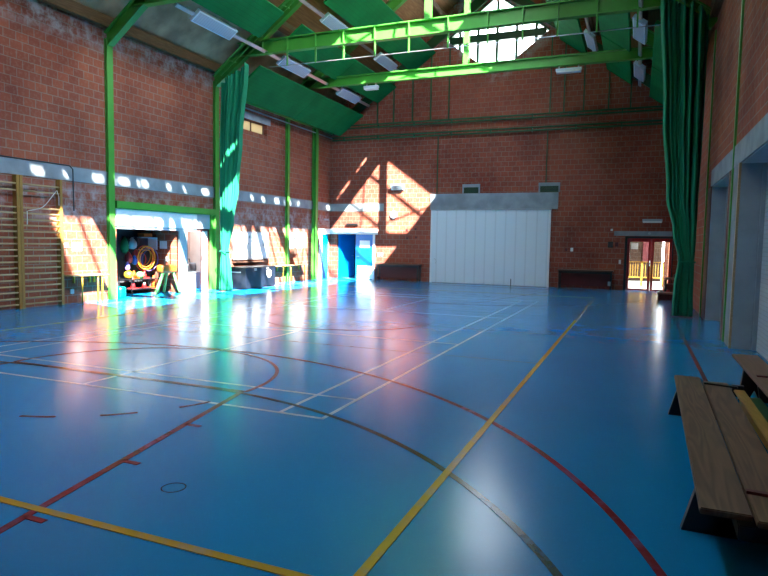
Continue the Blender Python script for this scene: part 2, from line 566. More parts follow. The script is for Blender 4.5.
w = MB()
grid_wall(w, YF - .3, YB + .3, 0, 7.3, [(12.52, 14.93, 0, 1.95), (15.28, 16.36, 0, 1.98), (17.3, 19.75, 5.55, 5.95), (24.12, 24.78, 0, 1.98)], 'yz', XL - .3, XL)
struct(w.build('wall_left', M['brick_y']))
w = MB()
grid_wall(w, YF - .3, YB + .3, 0, 7.5, [(12.7, 15.8, 0, 3.05), (7.6, 11.5, 0, 3.05)], 'yz', XR, XR + .42)
struct(w.build('wall_right', M['brick_yr']))


def gable(mb, y0, y1, holes):
    grid_wall(mb, XL, XR, 0, 2.05, holes, 'xz', y0, y1)
    mb.prism([(XL, 2.05), (XR, 2.05), (XR, 7.52), (.02, 8.6), (-5.4, 8.6), (-5.6, 8.45), (-5.8, 8.6), (-11.22, 8.6), (XL, 7.3)], 'xz', y0, y1)
    for tri in ([(-11.22, 8.6), (-5.8, 8.6), (-7.72, 10.02)], [(-11.22, 8.6), (-7.72, 10.02), (-5.6, 12.7)], [(-7.72, 10.02), (-5.6, 11.62), (-5.6, 12.7)],
                [(-5.4, 8.6), (.02, 8.6), (-3.48, 10.02)], [(.02, 8.6), (-5.6, 12.7), (-3.48, 10.02)], [(-3.48, 10.02), (-5.6, 12.7), (-5.6, 11.62)]):
        mb.prism(tri, 'xz', y0, y1)
    return mb


struct(gable(MB(), YB, YB + .3, [(-12.62, -10.84, 0, 2.0), (-.45, 1.22, 0, 2.05)]).build('wall_back', M['brick_x']))
struct(gable(MB(), YF - .3, YF, []).build('wall_front', M['brick_x']))

# diamond windows in both gables
def gable_window(y, name):
    t = MB()
    D = [(-5.6, 8.45), (-3.48, 10.02), (-5.6, 11.62), (-7.72, 10.02)]
    t.prism([(x * .985 - 5.58 * .015, z) for x, z in D], 'xz', y + .12, y + .14)
    win = struct(t.build(name, M['glass']))
    m = MB()
    for x in (-7.12, -6.36, -5.58, -4.80, -4.04):
        k = abs(x + 5.58)
        m.box(x - .05, x + .05, y + .04, y + .20, 8.45 + k * .74, 11.62 - k * .755)
    m.build('mullion', M['steel_dark'], win)
    MB().box(-7.55, -3.65, y + .02, y + .24, 9.83, 10.12).build('transom', M['steel_dark'], win)
    f = MB()
    for a, c in ((D[1], D[2]), (D[2], D[3])):
        f.bar((a[0], y + .12, a[1] - .02), (c[0], y + .12, c[1] - .02), .2, .10)
    f.build('window_frame', M['steel_dark'], win)
    s = MB()
    for a, c in ((D[3], D[0]), (D[0], D[1])):
        s.bar((a[0], y + .15, a[1] - .02), (c[0], y + .15, c[1] - .02), .28, .07)
    s.build('window_sill', M['concrete_pale'], win)
    return win


gable_window(YB, 'window_1')
gable_window(YF - .25, 'window_4')

# strip window high in the left wall
win = struct(MB().box(XL - .17, XL - .15, 17.32, 19.73, 5.56, 5.94).build('window_2', M['frosted']))
f = MB()
for y in (17.33, 18.1, 18.9, 19.70): f.box(XL - .20, XL - .12, y - .025, y + .025, 5.55, 5.95)
f.box(XL - .2, XL - .12, 17.31, 19.74, 5.55, 5.59); f.box(XL - .2, XL - .12, 17.31, 19.74, 5.91, 5.95)
f.build('window_frame', M['brownp'], win)
struct(MB().box(XL - .02, XL + .03, 17.1, 19.95, 5.95, 6.17).build('trim_1', M['concrete']))

# concrete bands
c = MB(); c.box(XL, XL + .02, YF, YB, 3.03, 3.38)
struct(c.build('trim_2', M['concrete']))
c = MB(); c.box(XL + .02, -10.35, YB - .02, YB, 3.03, 3.36)
struct(c.build('trim_3', M['concrete']))
c = MB(); c.box(XR - .02, XR, YF, 15.85, 3.05, 3.42)
struct(c.build('trim_4', M['concrete']))
c = MB(); c.box(-8.2, -2.95, YB - .05, YB, 3.08, 3.74)
struct(c.build('trim_5', M['concrete']))

# ------------------------------------------------------------------ roof
SK0, SK1 = 3.3, 20.07      # skylight along y
SKX = -2.43                 # lower edge of the skylight on the right slope
T = .12
def deck(mb, xa, xb, y0, y1):
    mb.prism([(xa, zd(xa)), (xb, zd(xb)), (xb, zd(xb) + T), (xa, zd(xa) + T)], 'xz', y0, y1)
cl = MB(); deck(cl, XL - .6, -10.95, YF - .3, YB + .6)
ceil = struct(cl.build('ceiling', M['wool']))
cl = MB(); deck(cl, -10.95, -6.15, YF - .3, YB + .6)
deck(cl, -6.15, XC, YF - .3, SK0); deck(cl, -6.15, XC, SK1, YB + .6)
deck(cl, XC, SKX, YF - .3, SK0); deck(cl, XC, SKX, SK1, YB + .6)
deck(cl, SKX, XR + .9, YF - .3, YB + .6)
deck(cl, -6.15, XC, SK0, SK1)
ceil2 = struct(cl.build('ceiling', M['ply']))
# skylight glass and bars
g = MB()
g.prism([(XC, zd(XC) + .06), (SKX, zd(SKX) + .06), (SKX, zd(SKX) + .08), (XC, zd(XC) + .08)], 'xz', SK0, SK1)
sk = struct(g.build('window_3', M['glass_sky']))
g = MB(); y = SK1 - .53
while y > SK0:
    p = Vector((XC, y, zd(XC) + .02)); q = Vector((SKX, y, zd(SKX) + .02)); g.bar(p, q, .06, .10); y -= .85
g.build('glazing_bars', M['steel_dark'], sk)
g = MB()
for (ya, yb) in ((19.95, 16.85), (16.45, 12.4), (12.2, 8.15)):
    for a, c in ((XC + .1, SKX - .1), (SKX - .1, XC + .1)):
        g.tube([(a, ya, zd(a) - .22), (c, yb, zd(c) - .22)], .03, 6)
g.build('bracing_rods', M['steel_dark'], sk)
# ridge beam: glulam; packers and purlin above are added to shape the sun spots
g = MB(); g.box(XC - .05, XC + .05, YF, YB, 11.32, 12.17)
rb = g.build('ridge_beam', M['glulam'], ceil2)
g = MB(); y = YF + .4; k = 0
while y < YB:
    wd = (.25, .55, .40, .62, .3)[k % 5]; g.box(XC - .04, XC + .04, y - wd / 2, y + wd / 2, 12.17, 12.42); y += .85; k += 1
g.build('added_shade_packers', M['glulam'], ceil2)
g = MB(); g.box(XC - .05, XC + .05, YF, YB, 12.42, 12.68); g.build('added_shade_purlin', M['glulam'], ceil2)
# timber purlins under the deck
for x in (-11.05, -9.5, -7.75, -1.85, mir(-9.5), mir(-11.05)):
    g = MB(); s = SL if x < XC else SR; n = SLN if x < XC else SRN
    cc = Vector((x, (YF + YB) / 2, zd(x) - .15)); g.obox(cc, s, (0, 1, 0), n, .07, (YB - YF) / 2, .13)
    g.build('purlin', M['glulam'], ceil2)
g = MB(); g.box(XL, XL + .16, YF, YB, 7.06, 7.34); g.build('purlin', M['glulam'], ceil)
g = MB(); g.box(XR - .16, XR, YF, YB, 7.1, 7.40); g.build('purlin', M['glulam'], ceil2)

# green steel frames
FR_LAB = {3.1: 'green steel roof frame behind the viewer', 8.05: 'green steel roof frame nearest overhead, its tie beam out of view',
          12.3: 'green steel frame with the leftmost wall post, left of the storage opening',
          16.7: 'long green tie-beam frame in front, hung with a thin rod and both curtains',
          20.8: 'lower green tie-beam frame nearest the gable window'}
for fy in FRAMES:
    if fy == 20.8: depth = .12
    else: depth = .09
    t = thing('roof_frame', FR_LAB[fy], 'steel frame', (XL, fy, 0), 'green steel roof frames')
    zt = 6.55
    py = fy + (.33 if fy == 20.8 else 0)
    MB().ibeam((XL + depth / 2, py, 0), (XL + depth / 2, py, zt + .25), .15 if fy == 20.8 else .20, depth, (1, 0, 0), .02).build('post', M['steel'], t)
    MB().box(XR - .035, XR, fy - .05, fy + .05, 0, zt + .25, .004).build('post', M['steel'], t)
    for s in (0, 1):
        x0, x1 = (XL + .02, XC) if s == 0 else (XR - .02, XC)
        z = lambda x: zp(x) + .75
        MB().ibeam((x0, fy, z(x0)), (x1, fy, z(x1)), .19, .36, SLN if s == 0 else SRN, .03).build('rafter', M['steel'], t)
    xa, xb = -12.05, .85
    tz0, tz1 = (7.43, 7.76) if fy == 20.8 else (7.48, 7.90)
    MB().ibeam((xa, fy, (tz0 + tz1) / 2), (xb, fy, (tz0 + tz1) / 2), .20, tz1 - tz0, (0, 0, 1), .03).build('tie_beam', M['steel'], t)
    HX = (-11.12, -10.23, -9.24, -8.29, -7.29, -6.24, -5.09, -3.98, -3.05, -2.16, -1.2, -.25)
    if fy == 16.7:
        for x in HX:
            MB().box(x - .012, x + .012, fy - .115, fy + .115, 7.49, 7.89).build('stiffener', M['steel'], t)
    MB().ibeam((XC - .10, fy, tz1), (XC - .10, fy, 11.36), .17, .20, (0, 1, 0), .025).build('king_post', M['steel'], t)
    if fy == 16.7:
        MB().tube([(-10.9, fy - .05, 7.05), (.5, fy - .05, 7.05)], .013, 6).build('hanging_rod', M['metal'], t)
        for x in HX[1:]:
            MB().box(x - .02, x + .02, fy - .07, fy - .03, 7.04, 7.49).build('rod_hanger', M['steel'], t)

# gable-end rafters in front of the back wall
g = MB()
for s in (0, 1):
    x0, x1 = (XL + .1, XC) if s == 0 else (XR - .1, XC)
    g.bar((x0, YB - .06, zp(x0) + .50), (x1, YB - .06, zp(x1) + .50), .1, .36, (0, 0, 1))
g.build('gable_rafter', M['steel_dark'], ceil2)

# green acoustic panels
def panel_mesh(xa, xb, y0, y1):
    b = MB()
    s = 1 if xa < XC else -1
    n = SLN if s == 1 else SRN
    pa = Vector((xa, 0, zp(xa))); pb = Vector((xb, 0, zp(xb)))
    d = (pb - pa).normalized()
    b.obox(((xa + xb) / 2, (y0 + y1) / 2, (pa.z + pb.z) / 2 + .03), d, (0, 1, 0), n, (pb - pa).length / 2, (y1 - y0) / 2, .035, .01)
    return b
ROWS = {'eaves': (-12.52, -11.38), 'middle': (-10.72, -9.86), 'top': (-9.12, -8.12)}
TOP_R = -8.12   # the right slope's top row reaches less far up
BAYS = {'bay by the back wall': (20.83, 24.84), 'bay between the two tie beams': (16.9, 20.81), 'bay in front of the first tie beam': (12.65, 15.85)}
for side in ('left', 'right'):
    for row, (xa, xb) in ROWS.items():
        for bay, (y0, y1) in BAYS.items():
            if row == 'eaves' and y0 < 16: continue
            a, c = (xa, xb) if side == 'left' else (mir(xa), mir(TOP_R if row == 'top' else xb))
            o = panel_mesh(a, c, y0, y1).build('acoustic_panel', M['panel'])
            tag(o, f'green {row}-row ceiling panel on the {side} slope, {bay}', 'ceiling panel', 'green acoustic ceiling panels')
        for (y0, y1) in ((3.9, 7.7), (8.4, 12.0)):
            if row == 'eaves': continue
            a, c = (xa, xb) if side == 'left' else (mir(xa), mir(TOP_R if row == 'top' else xb))
            panel_mesh(a, c, y0, y1).build('acoustic_panel', M['panel'], ceil2)

# fluorescent lamps in the gaps
def lamp(x, y0, y1, label):
    s = SL if x < XC else SR; n = SLN if x < XC else SRN
    c = Vector((x, (y0 + y1) / 2, zp(x)))
    t = thing('ceiling_lamp', label, 'lamp', c, 'louvred lamps in the roof gaps')
    hy = (y1 - y0) / 2
    MB().obox(c + n * .05, s, (0, 1, 0), n, .19, hy, .05, .006).build('housing', M['lamp'], t)
    MB().obox(c - n * .004, s, (0, 1, 0), n, .155, hy - .05, .006).build('louvre', M['louvre'], t)
    return t
LR = {'lower': -10.97, 'upper': -9.38}
LB = [('by the back wall', 21.75, 23.45), ('between the tie beams', 17.5, 19.2), ('ahead of the first tie beam', 13.3, 14.95)]
for side in ('left', 'right'):
    for row, x in LR.items():
        xx = x if side == 'left' else mir(x)
        for lab, y0, y1 in LB:
            lamp(xx, y0, y1, f'white louvred lamp, {row} gap of {side} slope, {lab}')
        # conduit trunking joining the lamps
        n = SLN if side == 'left' else SRN; s = SL if side == 'left' else SR
        t = thing('lamp_trunking', f'grey trunking carrying the {row} row of lamps on the {side} slope', 'trunking', (xx, 18.6, zp(xx)), 'lamp trunking')
        for ya, yb in ((12.6, 13.28), (14.97, 17.48), (19.22, 21.73), (23.47, 24.6)):
            MB().obox(Vector((xx, (ya + yb) / 2, zp(xx))) + n * .06, s, (0, 1, 0), n, .05, (yb - ya) / 2, .025).build('segment', M['metal'], t)

# small box lamps under the second tie beam
for x0, x1, lab in ((-9.5, -8.95, 'small white box lamp under the far tie beam, left end'), (-2.7, -1.9, 'small white box lamp under the far tie beam, right end')):
    t = thing('box_lamp', lab, 'lamp', ((x0 + x1) / 2, 20.8, 7.2), 'box lamps under the far tie beam')
    MB().box(x0, x1, 20.72, 20.88, 7.26, 7.34, .01).build('housing', M['lamp'], t)
    MB().box(x0 + .02, x1 - .02, 20.69, 20.91, 7.20, 7.26, .02).build('diffuser', M['white'], t)
    for x in (x0 + .1, x1 - .1): MB().box(x - .02, x + .02, 20.78, 20.82, 7.33, 7.43).build('bracket', M['metal'], t)

# ------------------------------------------------------------------ divider curtains and their rails
def curtain(prof, y, label, folds, seed, topslope=0.0):
    """prof: list of (z, x0, x1, depth)"""
    rnd = random.Random(seed)
    ph = [rnd.uniform(0, 6.28) for _ in range(3)]
    nz, nu = 60, 150
    bm = bmesh.new(); grid = []
    def at(z):
        for (a, b2) in zip(prof, prof[1:]):
            if a[0] >= z >= b2[0]:
                t = (a[0] - z) / (a[0] - b2[0]); t2 = t * t * (3 - 2 * t)
                return [a[i] + (b2[i] - a[i]) * (t if i == 0 else t2) for i in range(4)]
        return prof[-1]
    for i in range(nz + 1):
        u_ = i / nz; z = prof[0][0] + (prof[-1][0] - prof[0][0]) * u_
        _, x0, x1, dp = at(z)
        row = []; lift = topslope * (1 - u_) ** 2
        for j in range(nu + 1):
            u = j / nu
            uu = u + .010 * math.sin(u * 17 + ph[0] + z * .3)
            f = math.sin((uu + .035 * math.sin(uu * 11 + ph[2])) * folds * 2 * PI + ph[1]) * (1 - .45 * math.sin(u * 7 + ph[2]))
            f2 = .25 * math.sin(uu * folds * 4.3 * PI + z * .4 + ph[0])
            yy = y + dp * (f + f2) * .5
            xx = x0 + (x1 - x0) * u + .02 * math.cos(uu * folds * 2 * PI + ph[1])
            row.append(bm.verts.new((xx, yy, z + lift * (u if topslope > 0 else u - 1))))
        grid.append(row)
    for i in range(nz):
        for j in range(nu):
            bm.faces.new((grid[i][j], grid[i][j + 1], grid[i + 1][j + 1], grid[i + 1][j]))
    mb = MB(); mb.bm.free(); mb.bm = bm
    cx = (prof[-1][1] + prof[-1][2]) / 2
    t = thing('divider_curtain', label, 'curtain', (cx, y, 0), 'green divider curtains')
    o = mb.build('cloth', M['curtain'], t, smooth=True)
    so = o.modifiers.new('thick', 'SOLIDIFY'); so.thickness = .012; so.offset = 0
    return t


YC = 16.2
t = curtain([(6.55, -12.26, -11.36, .26), (4.5, -12.33, -11.58, .24), (3.2, -12.34, -11.72, .22), (2.2, -12.34, -11.92, .2), (1.28, -12.33, -12.12, .15), (.7, -12.36, -12.04, .2), (.03, -12.38, -12.0, .24)],
            YC, 'bright green divider curtain tied at waist height on the left wall', 7, 3, .55)
MB().tube([(-12.35, YC - .12, 1.28), (-12.26, YC - .17, 1.3), (-12.1, YC - .12, 1.28), (-12.08, YC, 1.28), (-12.12, YC + .12, 1.28), (-12.35, YC + .12, 1.28), (-12.37, YC, 1.28)], .02, 6, True).build('tie_back', M['curtain'], t)
t = curtain([(7.05, .27, 1.30, .34), (4.6, .44, 1.30, .32), (2.8, .60, 1.28, .28), (2.0, .78, 1.28, .24), (1.33, .93, 1.27, .18), (.7, .86, 1.28, .24), (.03, .85, 1.30, .28)],
            YC, 'dark green divider curtain tied back against the right wall', 5, 11, -.6)
MB().tube([(.95, YC - .13, 1.32), (1.1, YC - .18, 1.33), (1.25, YC - .13, 1.32), (1.28, YC, 1.32), (1.25, YC + .13, 1.32), (.95, YC + .13, 1.32), (.93, YC, 1.32)], .02, 6, True).build('tie_back', M['curtain'], t)
for side in (0, 1):
    x0, x1 = (XL + .5, XC - .1) if side == 0 else (XR - .4, XC + .1)
    t = thing('curtain_rail', 'twin green tube rail rising over the ' + ('left curtain' if side == 0 else 'right curtain'), 'curtain rail', (x0, YC, zp(x0) + .4), 'curtain rails')
    for dy, dz in ((-.14, 0), (.14, 0)):
        MB().tube([(x0, YC + dy, zp(x0) + .50 + dz), (x1, YC + dy, zp(x1) + .50 + dz)], .025, 8).build('rail', M['steel'], t)
    n = 7
    for k in range(n):
        x = x0 + (x1 - x0) * (k + .5) / n; MB().bar((x, YC - .14, zp(x) + .5), (x, YC + .30, zp(x) + .55), .03, .03).build('rail_bracket', M['steel'], t)

# ------------------------------------------------------------------ pipes along the walls
def pipe(pts, r, label, mat='steel_dark', name='pipe', cat='pipe', group=None):
    return tag(MB().tube(pts, r, 8).build(name, M[mat], smooth=True), label, cat, group)


pipe([(XL + .10, 17.0, 6.47), (XL + .10, YB - .06, 6.47)], .035, 'upper pipe along the top of the left wall', 'steel', group='pipes on left wall')
pipe([(XL + .10, 17.0, 6.27), (XL + .10, YB - .06, 6.27)], .03, 'lower pipe along the top of the left wall', 'concrete', group='pipes on left wall')
for z, lab in ((6.72, 'upper'), (6.22, 'lower')):
    t = thing('pipe_rail', f'{lab} pair of dark green pipes across the gable wall', 'pipe', (-5.6, YB - .12, z), 'green pipe pairs on gable wall')
    for dz in (-.06, .06):
        MB().tube([(XL + .15, YB - .12, z + dz), (XR - .1, YB - .12, z + dz)], .036, 8).build('tube', M['steel_dark'], t)
    for k in range(9):
        x = -12.3 + k * 1.65; MB().box(x - .02, x + .02, YB - .14, YB, z - .1, z + .1).build('bracket', M['steel_dark'], t)
xs = [-10.72, -9.96, -9.10, -8.29, -7.5, -3.4, -2.88, -2.15, -1.25, -.48]
ords = ['first', 'second', 'third', 'fourth', 'fifth']
for k, x in enumerate(xs):
    lab = f'{ords[k % 5]} thin green rod from the ' + ('left corner' if k < 5 else 'window to the right') + ' above the gable pipes'
    o = MB().box(x - .022, x + .022, YB - .06, YB, 6.80, min(zp(x) + .5, 10.5) if k not in (4, 5) else zp(-7.5) - .3).build('steel_rod', M['steel_dark'])
    tag(o, lab, 'rod', 'thin rods above the gable pipes')
for x, lab in ((-7.93, 'left'), (-3.45, 'right')):
    x2 = {-7.93: -6.6, -3.45: -3.45}[x]
    o = MB().box(x - .018, x + .018, YB - .04, YB, 4.1 if x > -5 else 3.74, 6.12).build('conduit', M['steel_dark'])
    tag(o, f'{lab} thin green conduit running down the gable wall below the pipes', 'conduit')

# extra green posts on the left wall
o = MB().ibeam((XL + .1, 23.3, 0), (XL + .1, 23.3, 6.5), .20, .2, (1, 0, 0), .02).build('wall_post', M['steel'])
tag(o, 'thick green steel post on the left wall beside the blue door', 'post')

# ------------------------------------------------------------------ storage opening on the left wall
t = thing('portal_lining', 'green steel lining around the storage opening and doorway', 'door surround', (XL, 14.5, 0))
MB().box(XL, XL + .12, 12.44, 16.66, 2.45, 2.64).build('header', M['steel'], t)
MB().box(XL, XL + .08, 16.38, 16.50, 0, 2.45).build('jamb', M['steel'], t)
MB().box(XL, XL + .16, 16.52, 16.595, 0, 2.45).build('jamb', M['steel'], t)
t = thing('shutter_box', 'white roller shutter box over the storage opening', 'shutter box', (XL, 14, 1.95))
MB().box(XL - .26, XL + .07, 12.46, 15.72, 1.98, 2.44, .015).build('casing', M['white'], t)
MB().box(XL - .05, XL + .04, 12.50, 15.72, 1.90, 1.98).build('bottom_rail', M['lightgrey'], t)
struct(MB().box(XL, XL + .05, 15.74, 16.36, 1.99, 2.45).build('trim_6', M['lightgrey']))
struct(MB().box(XL - .05, XL + .06, 14.93, 15.26, 0, 1.9).build('trim_7', M['lightgrey']))
XS = -14.2
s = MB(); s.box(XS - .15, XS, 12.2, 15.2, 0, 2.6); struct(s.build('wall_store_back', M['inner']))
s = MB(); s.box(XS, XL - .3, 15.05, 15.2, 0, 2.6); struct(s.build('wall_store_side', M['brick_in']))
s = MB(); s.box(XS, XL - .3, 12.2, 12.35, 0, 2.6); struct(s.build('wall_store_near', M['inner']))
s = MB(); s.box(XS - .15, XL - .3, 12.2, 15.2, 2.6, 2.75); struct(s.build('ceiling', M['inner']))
s = MB(); s.box(-15.6, -15.45, 15.2, 18.5, 0, 2.6); s.box(-15.45, XS - .15, 15.05, 15.2, 0, 2.6); s.box(-15.45, XL - .3, 18.35, 18.5, 0, 2.6)
struct(s.build('wall_corridor', M['beige']))
# doorway with dark red frame and open white leaf
d = struct(MB().box(XL - .06, XL - .02, 16.04, 16.33, .01, 1.93, .004).build('door_4', M['white']))
f = MB(); f.box(XL - .04, XL + .015, 15.29, 15.33, 0, 1.98); f.box(XL - .02, XL + .015, 16.33, 16.36, 0, 1.98); f.box(XL - .04, XL + .015, 15.29, 16.36, 1.93, 1.99)
f.box(XL - .03, XL - .01, 16.00, 16.03, 0, 1.93)
f.build('door_frame', M['darkred'], d)
MB().lathe((XL - .02, 16.09, 1.0), [(.02, 0), (.02, .05), (.03, .05), (.03, .07)], 'x', 12).build('door_handle', M['metal'], d)
t = thing('sports_bag', 'black bag on a grey crate inside the narrow doorway', 'bag', (-14.0, 16.5, .55))
MB().box(-14.2, -13.8, 16.3, 16.75, .56, .86, .09).build('bag_body', M['black'], t, smooth=True)
MB().tube([(-14.0, 16.4, .84), (-14.0, 16.45, .98), (-14.0, 16.6, .98), (-14.0, 16.65, .84)], .015, 6).build('strap', M['black'], t)
t = thing('storage_crate', 'grey crate under the black bag inside the doorway', 'crate', (-14.0, 16.5, 0))
MB().box(-14.25, -13.75, 16.2, 16.85, 0, .54, .015).build('crate_body', M['lightgrey'], t)
MB().box(-14.27, -13.73, 16.18, 16.87, .50, .55, .01).build('rim', M['greyblue'], t)

# paper and switch on the store's brick side wall
tag(MB().box(-13.83, -13.55, 15.035, 15.05, 1.34, 1.58).build('notice', M['paper']), 'white notice on the brick wall inside the store', 'notice')
tag(MB().box(-13.60, -13.52, 15.02, 15.05, .95, 1.10, .005).build('light_switch', M['white']), 'white switch below the notice inside the store', 'light switch')

# vaulting horse (buck)
t = thing('vaulting_buck', 'tan leather vaulting buck on splayed green legs in the storage opening', 'gym buck', (-13.1, 14.45, 0))
bm = MB(); bm.box(-13.24, -12.98, 14.22, 14.88, .62, .87, .08); bm.build('padded_top', M['leather'], t, smooth=True)
for (tx, ty, fx, fy_) in ((-13.04, 14.32, -12.90, 13.82), (-13.04, 14.74, -12.90, 14.86), (-13.18, 14.44, -13.30, 14.36), (-13.18, 14.62, -13.30, 14.62)):
    l = MB(); l.bar((tx, ty, .64), (fx, fy_, .02), .06, .06)
    lg = l.build('leg', M['lime'], t)
    MB().box(fx - .04, fx + .04, fy_ - .04, fy_ + .04, 0, .035).build('rubber_foot', M['rubber'], lg)

# hoops hanging on the wall
def ring(c, r, tr, mat, label, tilt=0.0, seg=40):
    pts = [(c[0] + tilt * math.sin(2 * PI * k / seg), c[1] + r * math.cos(2 * PI * k / seg), c[2] + r * math.sin(2 * PI * k / seg)) for k in range(seg)]
    o = MB().tube(pts, tr, 6, True).build('hoop', M[mat], smooth=True)
    return tag(o, label, 'hoop', 'plastic hoops hung in the store')
for k, (dy, dz, r, mt, cn) in enumerate([(0, 0, .35, 'hoop_y', 'front wide yellow'), (.03, .03, .31, 'orange', 'orange'), (.07, -.02, .26, 'hoop_y', 'small yellow'),
                                        (.24, -.04, .36, 'purple', 'large violet'), (.32, -.07, .33, 'bluep', 'blue'), (.12, -.01, .38, 'redp', 'large red'),
                                        (.02, -.06, .20, 'redp', 'smallest red'), (.16, .05, .30, 'hoop_y', 'rear yellow'), (.38, -.02, .31, 'lime', 'green')]):
    ring((XS + .46 - k * .04, 14.38 + dy, 1.06 + dz), r, .014, mt, f'{cn} plastic hoop hanging at the back of the store', .02)
o = MB().tube([(XS + .0, 14.45, 1.30), (XS + .42, 14.45, 1.30)], .012, 6).build('wall_hook', M['metal'])
tag(o, 'metal hook that carries the hoops in the store', 'hook')

# hanging bags and bibs
def sack(c, r, h, mat, label, cat='bag', name='hanging_bag'):
    prof = [(r * .35, 0), (r * .85, h * .12), (r, h * .35), (r * .9, h * .6), (r * .45, h * .85), (r * .12, h)]
    t = thing(name, label, cat, (c[0], c[1], c[2]))
    MB().lathe(c, prof, 'z', 14).build('bag_body', M[mat], t, smooth=True)
    MB().tube([(c[0], c[1], c[2] + h * .97), (XS + .02, c[1], c[2] + h + .05)], .006, 5).build('cord', M['cable'], t)
    return t
sack((XS + .25, 14.02, 1.32), .14, .36, 'greyblue', 'pale grey ball bag hanging in the dark store')
sack((XS + .20, 13.78, 1.20), .12, .50, 'greenp', 'green cloth bag hanging at the far left of the store')
sack((XS + .24, 13.88, .90), .12, .36, 'redp', 'red cloth bag hanging under the green cloth bag')
sack((XS + .22, 14.20, 1.42), .10, .30, 'navy', 'dark blue bag hanging right of the grey ball bag')
sack((XS + .30, 14.06, .86), .09, .30, 'bluep', 'bright blue bag hanging between the red bags')
sack((XS + .28, 14.14, 1.05), .10, .28, 'redp', 'red bag hanging under the grey ball bag')
sack((XS + .20, 13.92, 1.42), .08, .24, 'brownp', 'small brown bag hanging above the green bag')
sack((XS + .34, 13.74, .70), .08, .26, 'purple', 'small violet bag hanging lowest at the left')
t = thing('wall_shelf', 'small white-edged shelf high on the store wall', 'shelf', (XS + .2, 14.6, 1.6))
MB().box(XS, XS + .35, 14.3, 14.95, 1.66, 1.69).build('board', M['lightgrey'], t)
MB().box(XS, XS + .35, 14.93, 14.96, 1.3, 1.69).build('side', M['white'], t)
tag(MB().box(XS + .05, XS + .3, 14.45, 14.8, 1.70, 1.80, .01).build('shoe_box', M['orange']), 'orange-red box on the white-edged store shelf', 'box')
# low trolley with cones
t = thing('storage_trolley', 'low metal trolley loaded with cones at the back of the store', 'trolley', (XS + .35, 14.2, 0))
for z in (.14, .42):
    MB().box(XS + .1, XS + .62, 13.62, 14.78, z, z + .025).build('shelf', M['black'], t)
for x in (XS + .12, XS + .60):
    for y in (13.64, 14.76):
        MB().tube([(x, y, .05), (x, y, .62)], .012, 6).build('upright', M['black'], t)
        MB().lathe((x, y - .012, .035), [(.035, 0), (.035, .024)], 'y', 12).build('wheel', M['rubber'], t)
def cone(c, h, mat, label, band=True):
    t = thing('traffic_cone', label, 'cone', c, 'cones on the store trolley')
    x, y, z = c
    MB().box(x - .11, x + .11, y - .11, y + .11, z, z + .02, .005).build('base', M[mat], t)
    MB().lathe((x, y, z + .02), [(.08, 0), (.02, h)], 'z', 16).build('body', M[mat], t, smooth=True)
    if band: MB().lathe((x, y, z + .02 + h * .45), [(.057, 0), (.043, h * .25)], 'z', 16).build('stripe', M['white'], t, smooth=True)
cone((XS + .48, 13.8, .165), .34, 'redp', 'red cone at the left end of the store trolley', False)
cone((XS + .50, 14.22, .165), .22, 'redp', 'red cone with a white stripe in the middle of the trolley')
cone((XS + .50, 14.62, .165), .34, 'orange', 'tall orange cone at the right end of the trolley', False)
cone((XS + .28, 14.05, .445), .22, 'orange', 'orange cone on the upper shelf of the trolley', False)
cone((XS + .30, 14.45, .445), .20, 'redp', 'small red cone on the upper shelf under the hoops', False)
tag(MB().lathe((XS + .35, 13.78, .445), [(.05, 0), (.12, .05), (.14, .12), (.12, .19), (.05, .24)], 'z', 16).build('ball', M['yellow'], smooth=True), 'yellow ball on the upper shelf of the trolley', 'ball')
tag(MB().lathe((XS + .35, 14.22, .445), [(.05, 0), (.10, .04), (.12, .10), (.10, .16), (.05, .2)], 'z', 16).build('ball', M['lime'], smooth=True), 'green ball on the trolley between the two cones', 'ball')
o = MB().box(XL - .45, XL + .02, 12.60, 12.84, 0, .32, .09).build('gym_cushion', M['teal'], smooth=True)
tag(o, 'turquoise foam cushion on the floor behind the green post', 'cushion')

# ------------------------------------------------------------------ wall bars
def wall_bars(y0, y1, label):
    t = thing('wall_bars', label, 'wall bars', (XL, (y0 + y1) / 2, 0), 'wooden wall bars')
    for y in (y0 + .035, y1 - .035):
        MB().box(XL + .01, XL + .15, y - .035, y + .035, 0, 3.02, .006).build('side_post', M['bars'], t)
    zs = [.10 + .138 * k for k in range(16)] + [2.30, 2.68, 2.83]
    for z in zs:
        MB().tube([(XL + .115, y0 + .03, z), (XL + .115, y1 - .03, z)], .019, 8).build('rung', M['rung'], t, smooth=True)
    return t
wall_bars(8.56, 9.63, 'wooden wall bars, left unit cut by the photo edge')
wall_bars(9.64, 10.74, 'wooden wall bars, right unit with a white rope on it')
wall_bars(7.48, 8.55, 'wooden wall bars unit farther left out of view')
pts = []
for k in range(13):
    u = k / 12; pts.append((XL + .18, 9.78 + .78 * u, 2.22 + .52 * u * u + .02 * math.sin(u * 9)))
pts = [(XL + .18, 9.78, 1.92)] + pts + [(XL + .19, 10.60, 2.60), (XL + .19, 10.60, 2.4)]
tag(MB().tube(pts, .010, 6).build('rope', M['rope'], smooth=True), 'white rope slung over the upper rungs of the wall bars', 'rope')
pipe([(XL + .03, 6.0, 3.40), (XL + .03, 11.05, 3.40), (XL + .03, 11.15, 3.32), (XL + .03, 11.16, 2.30)], .014, 'dark cable along the concrete band above the wall bars', 'cable', 'cable', 'cable')

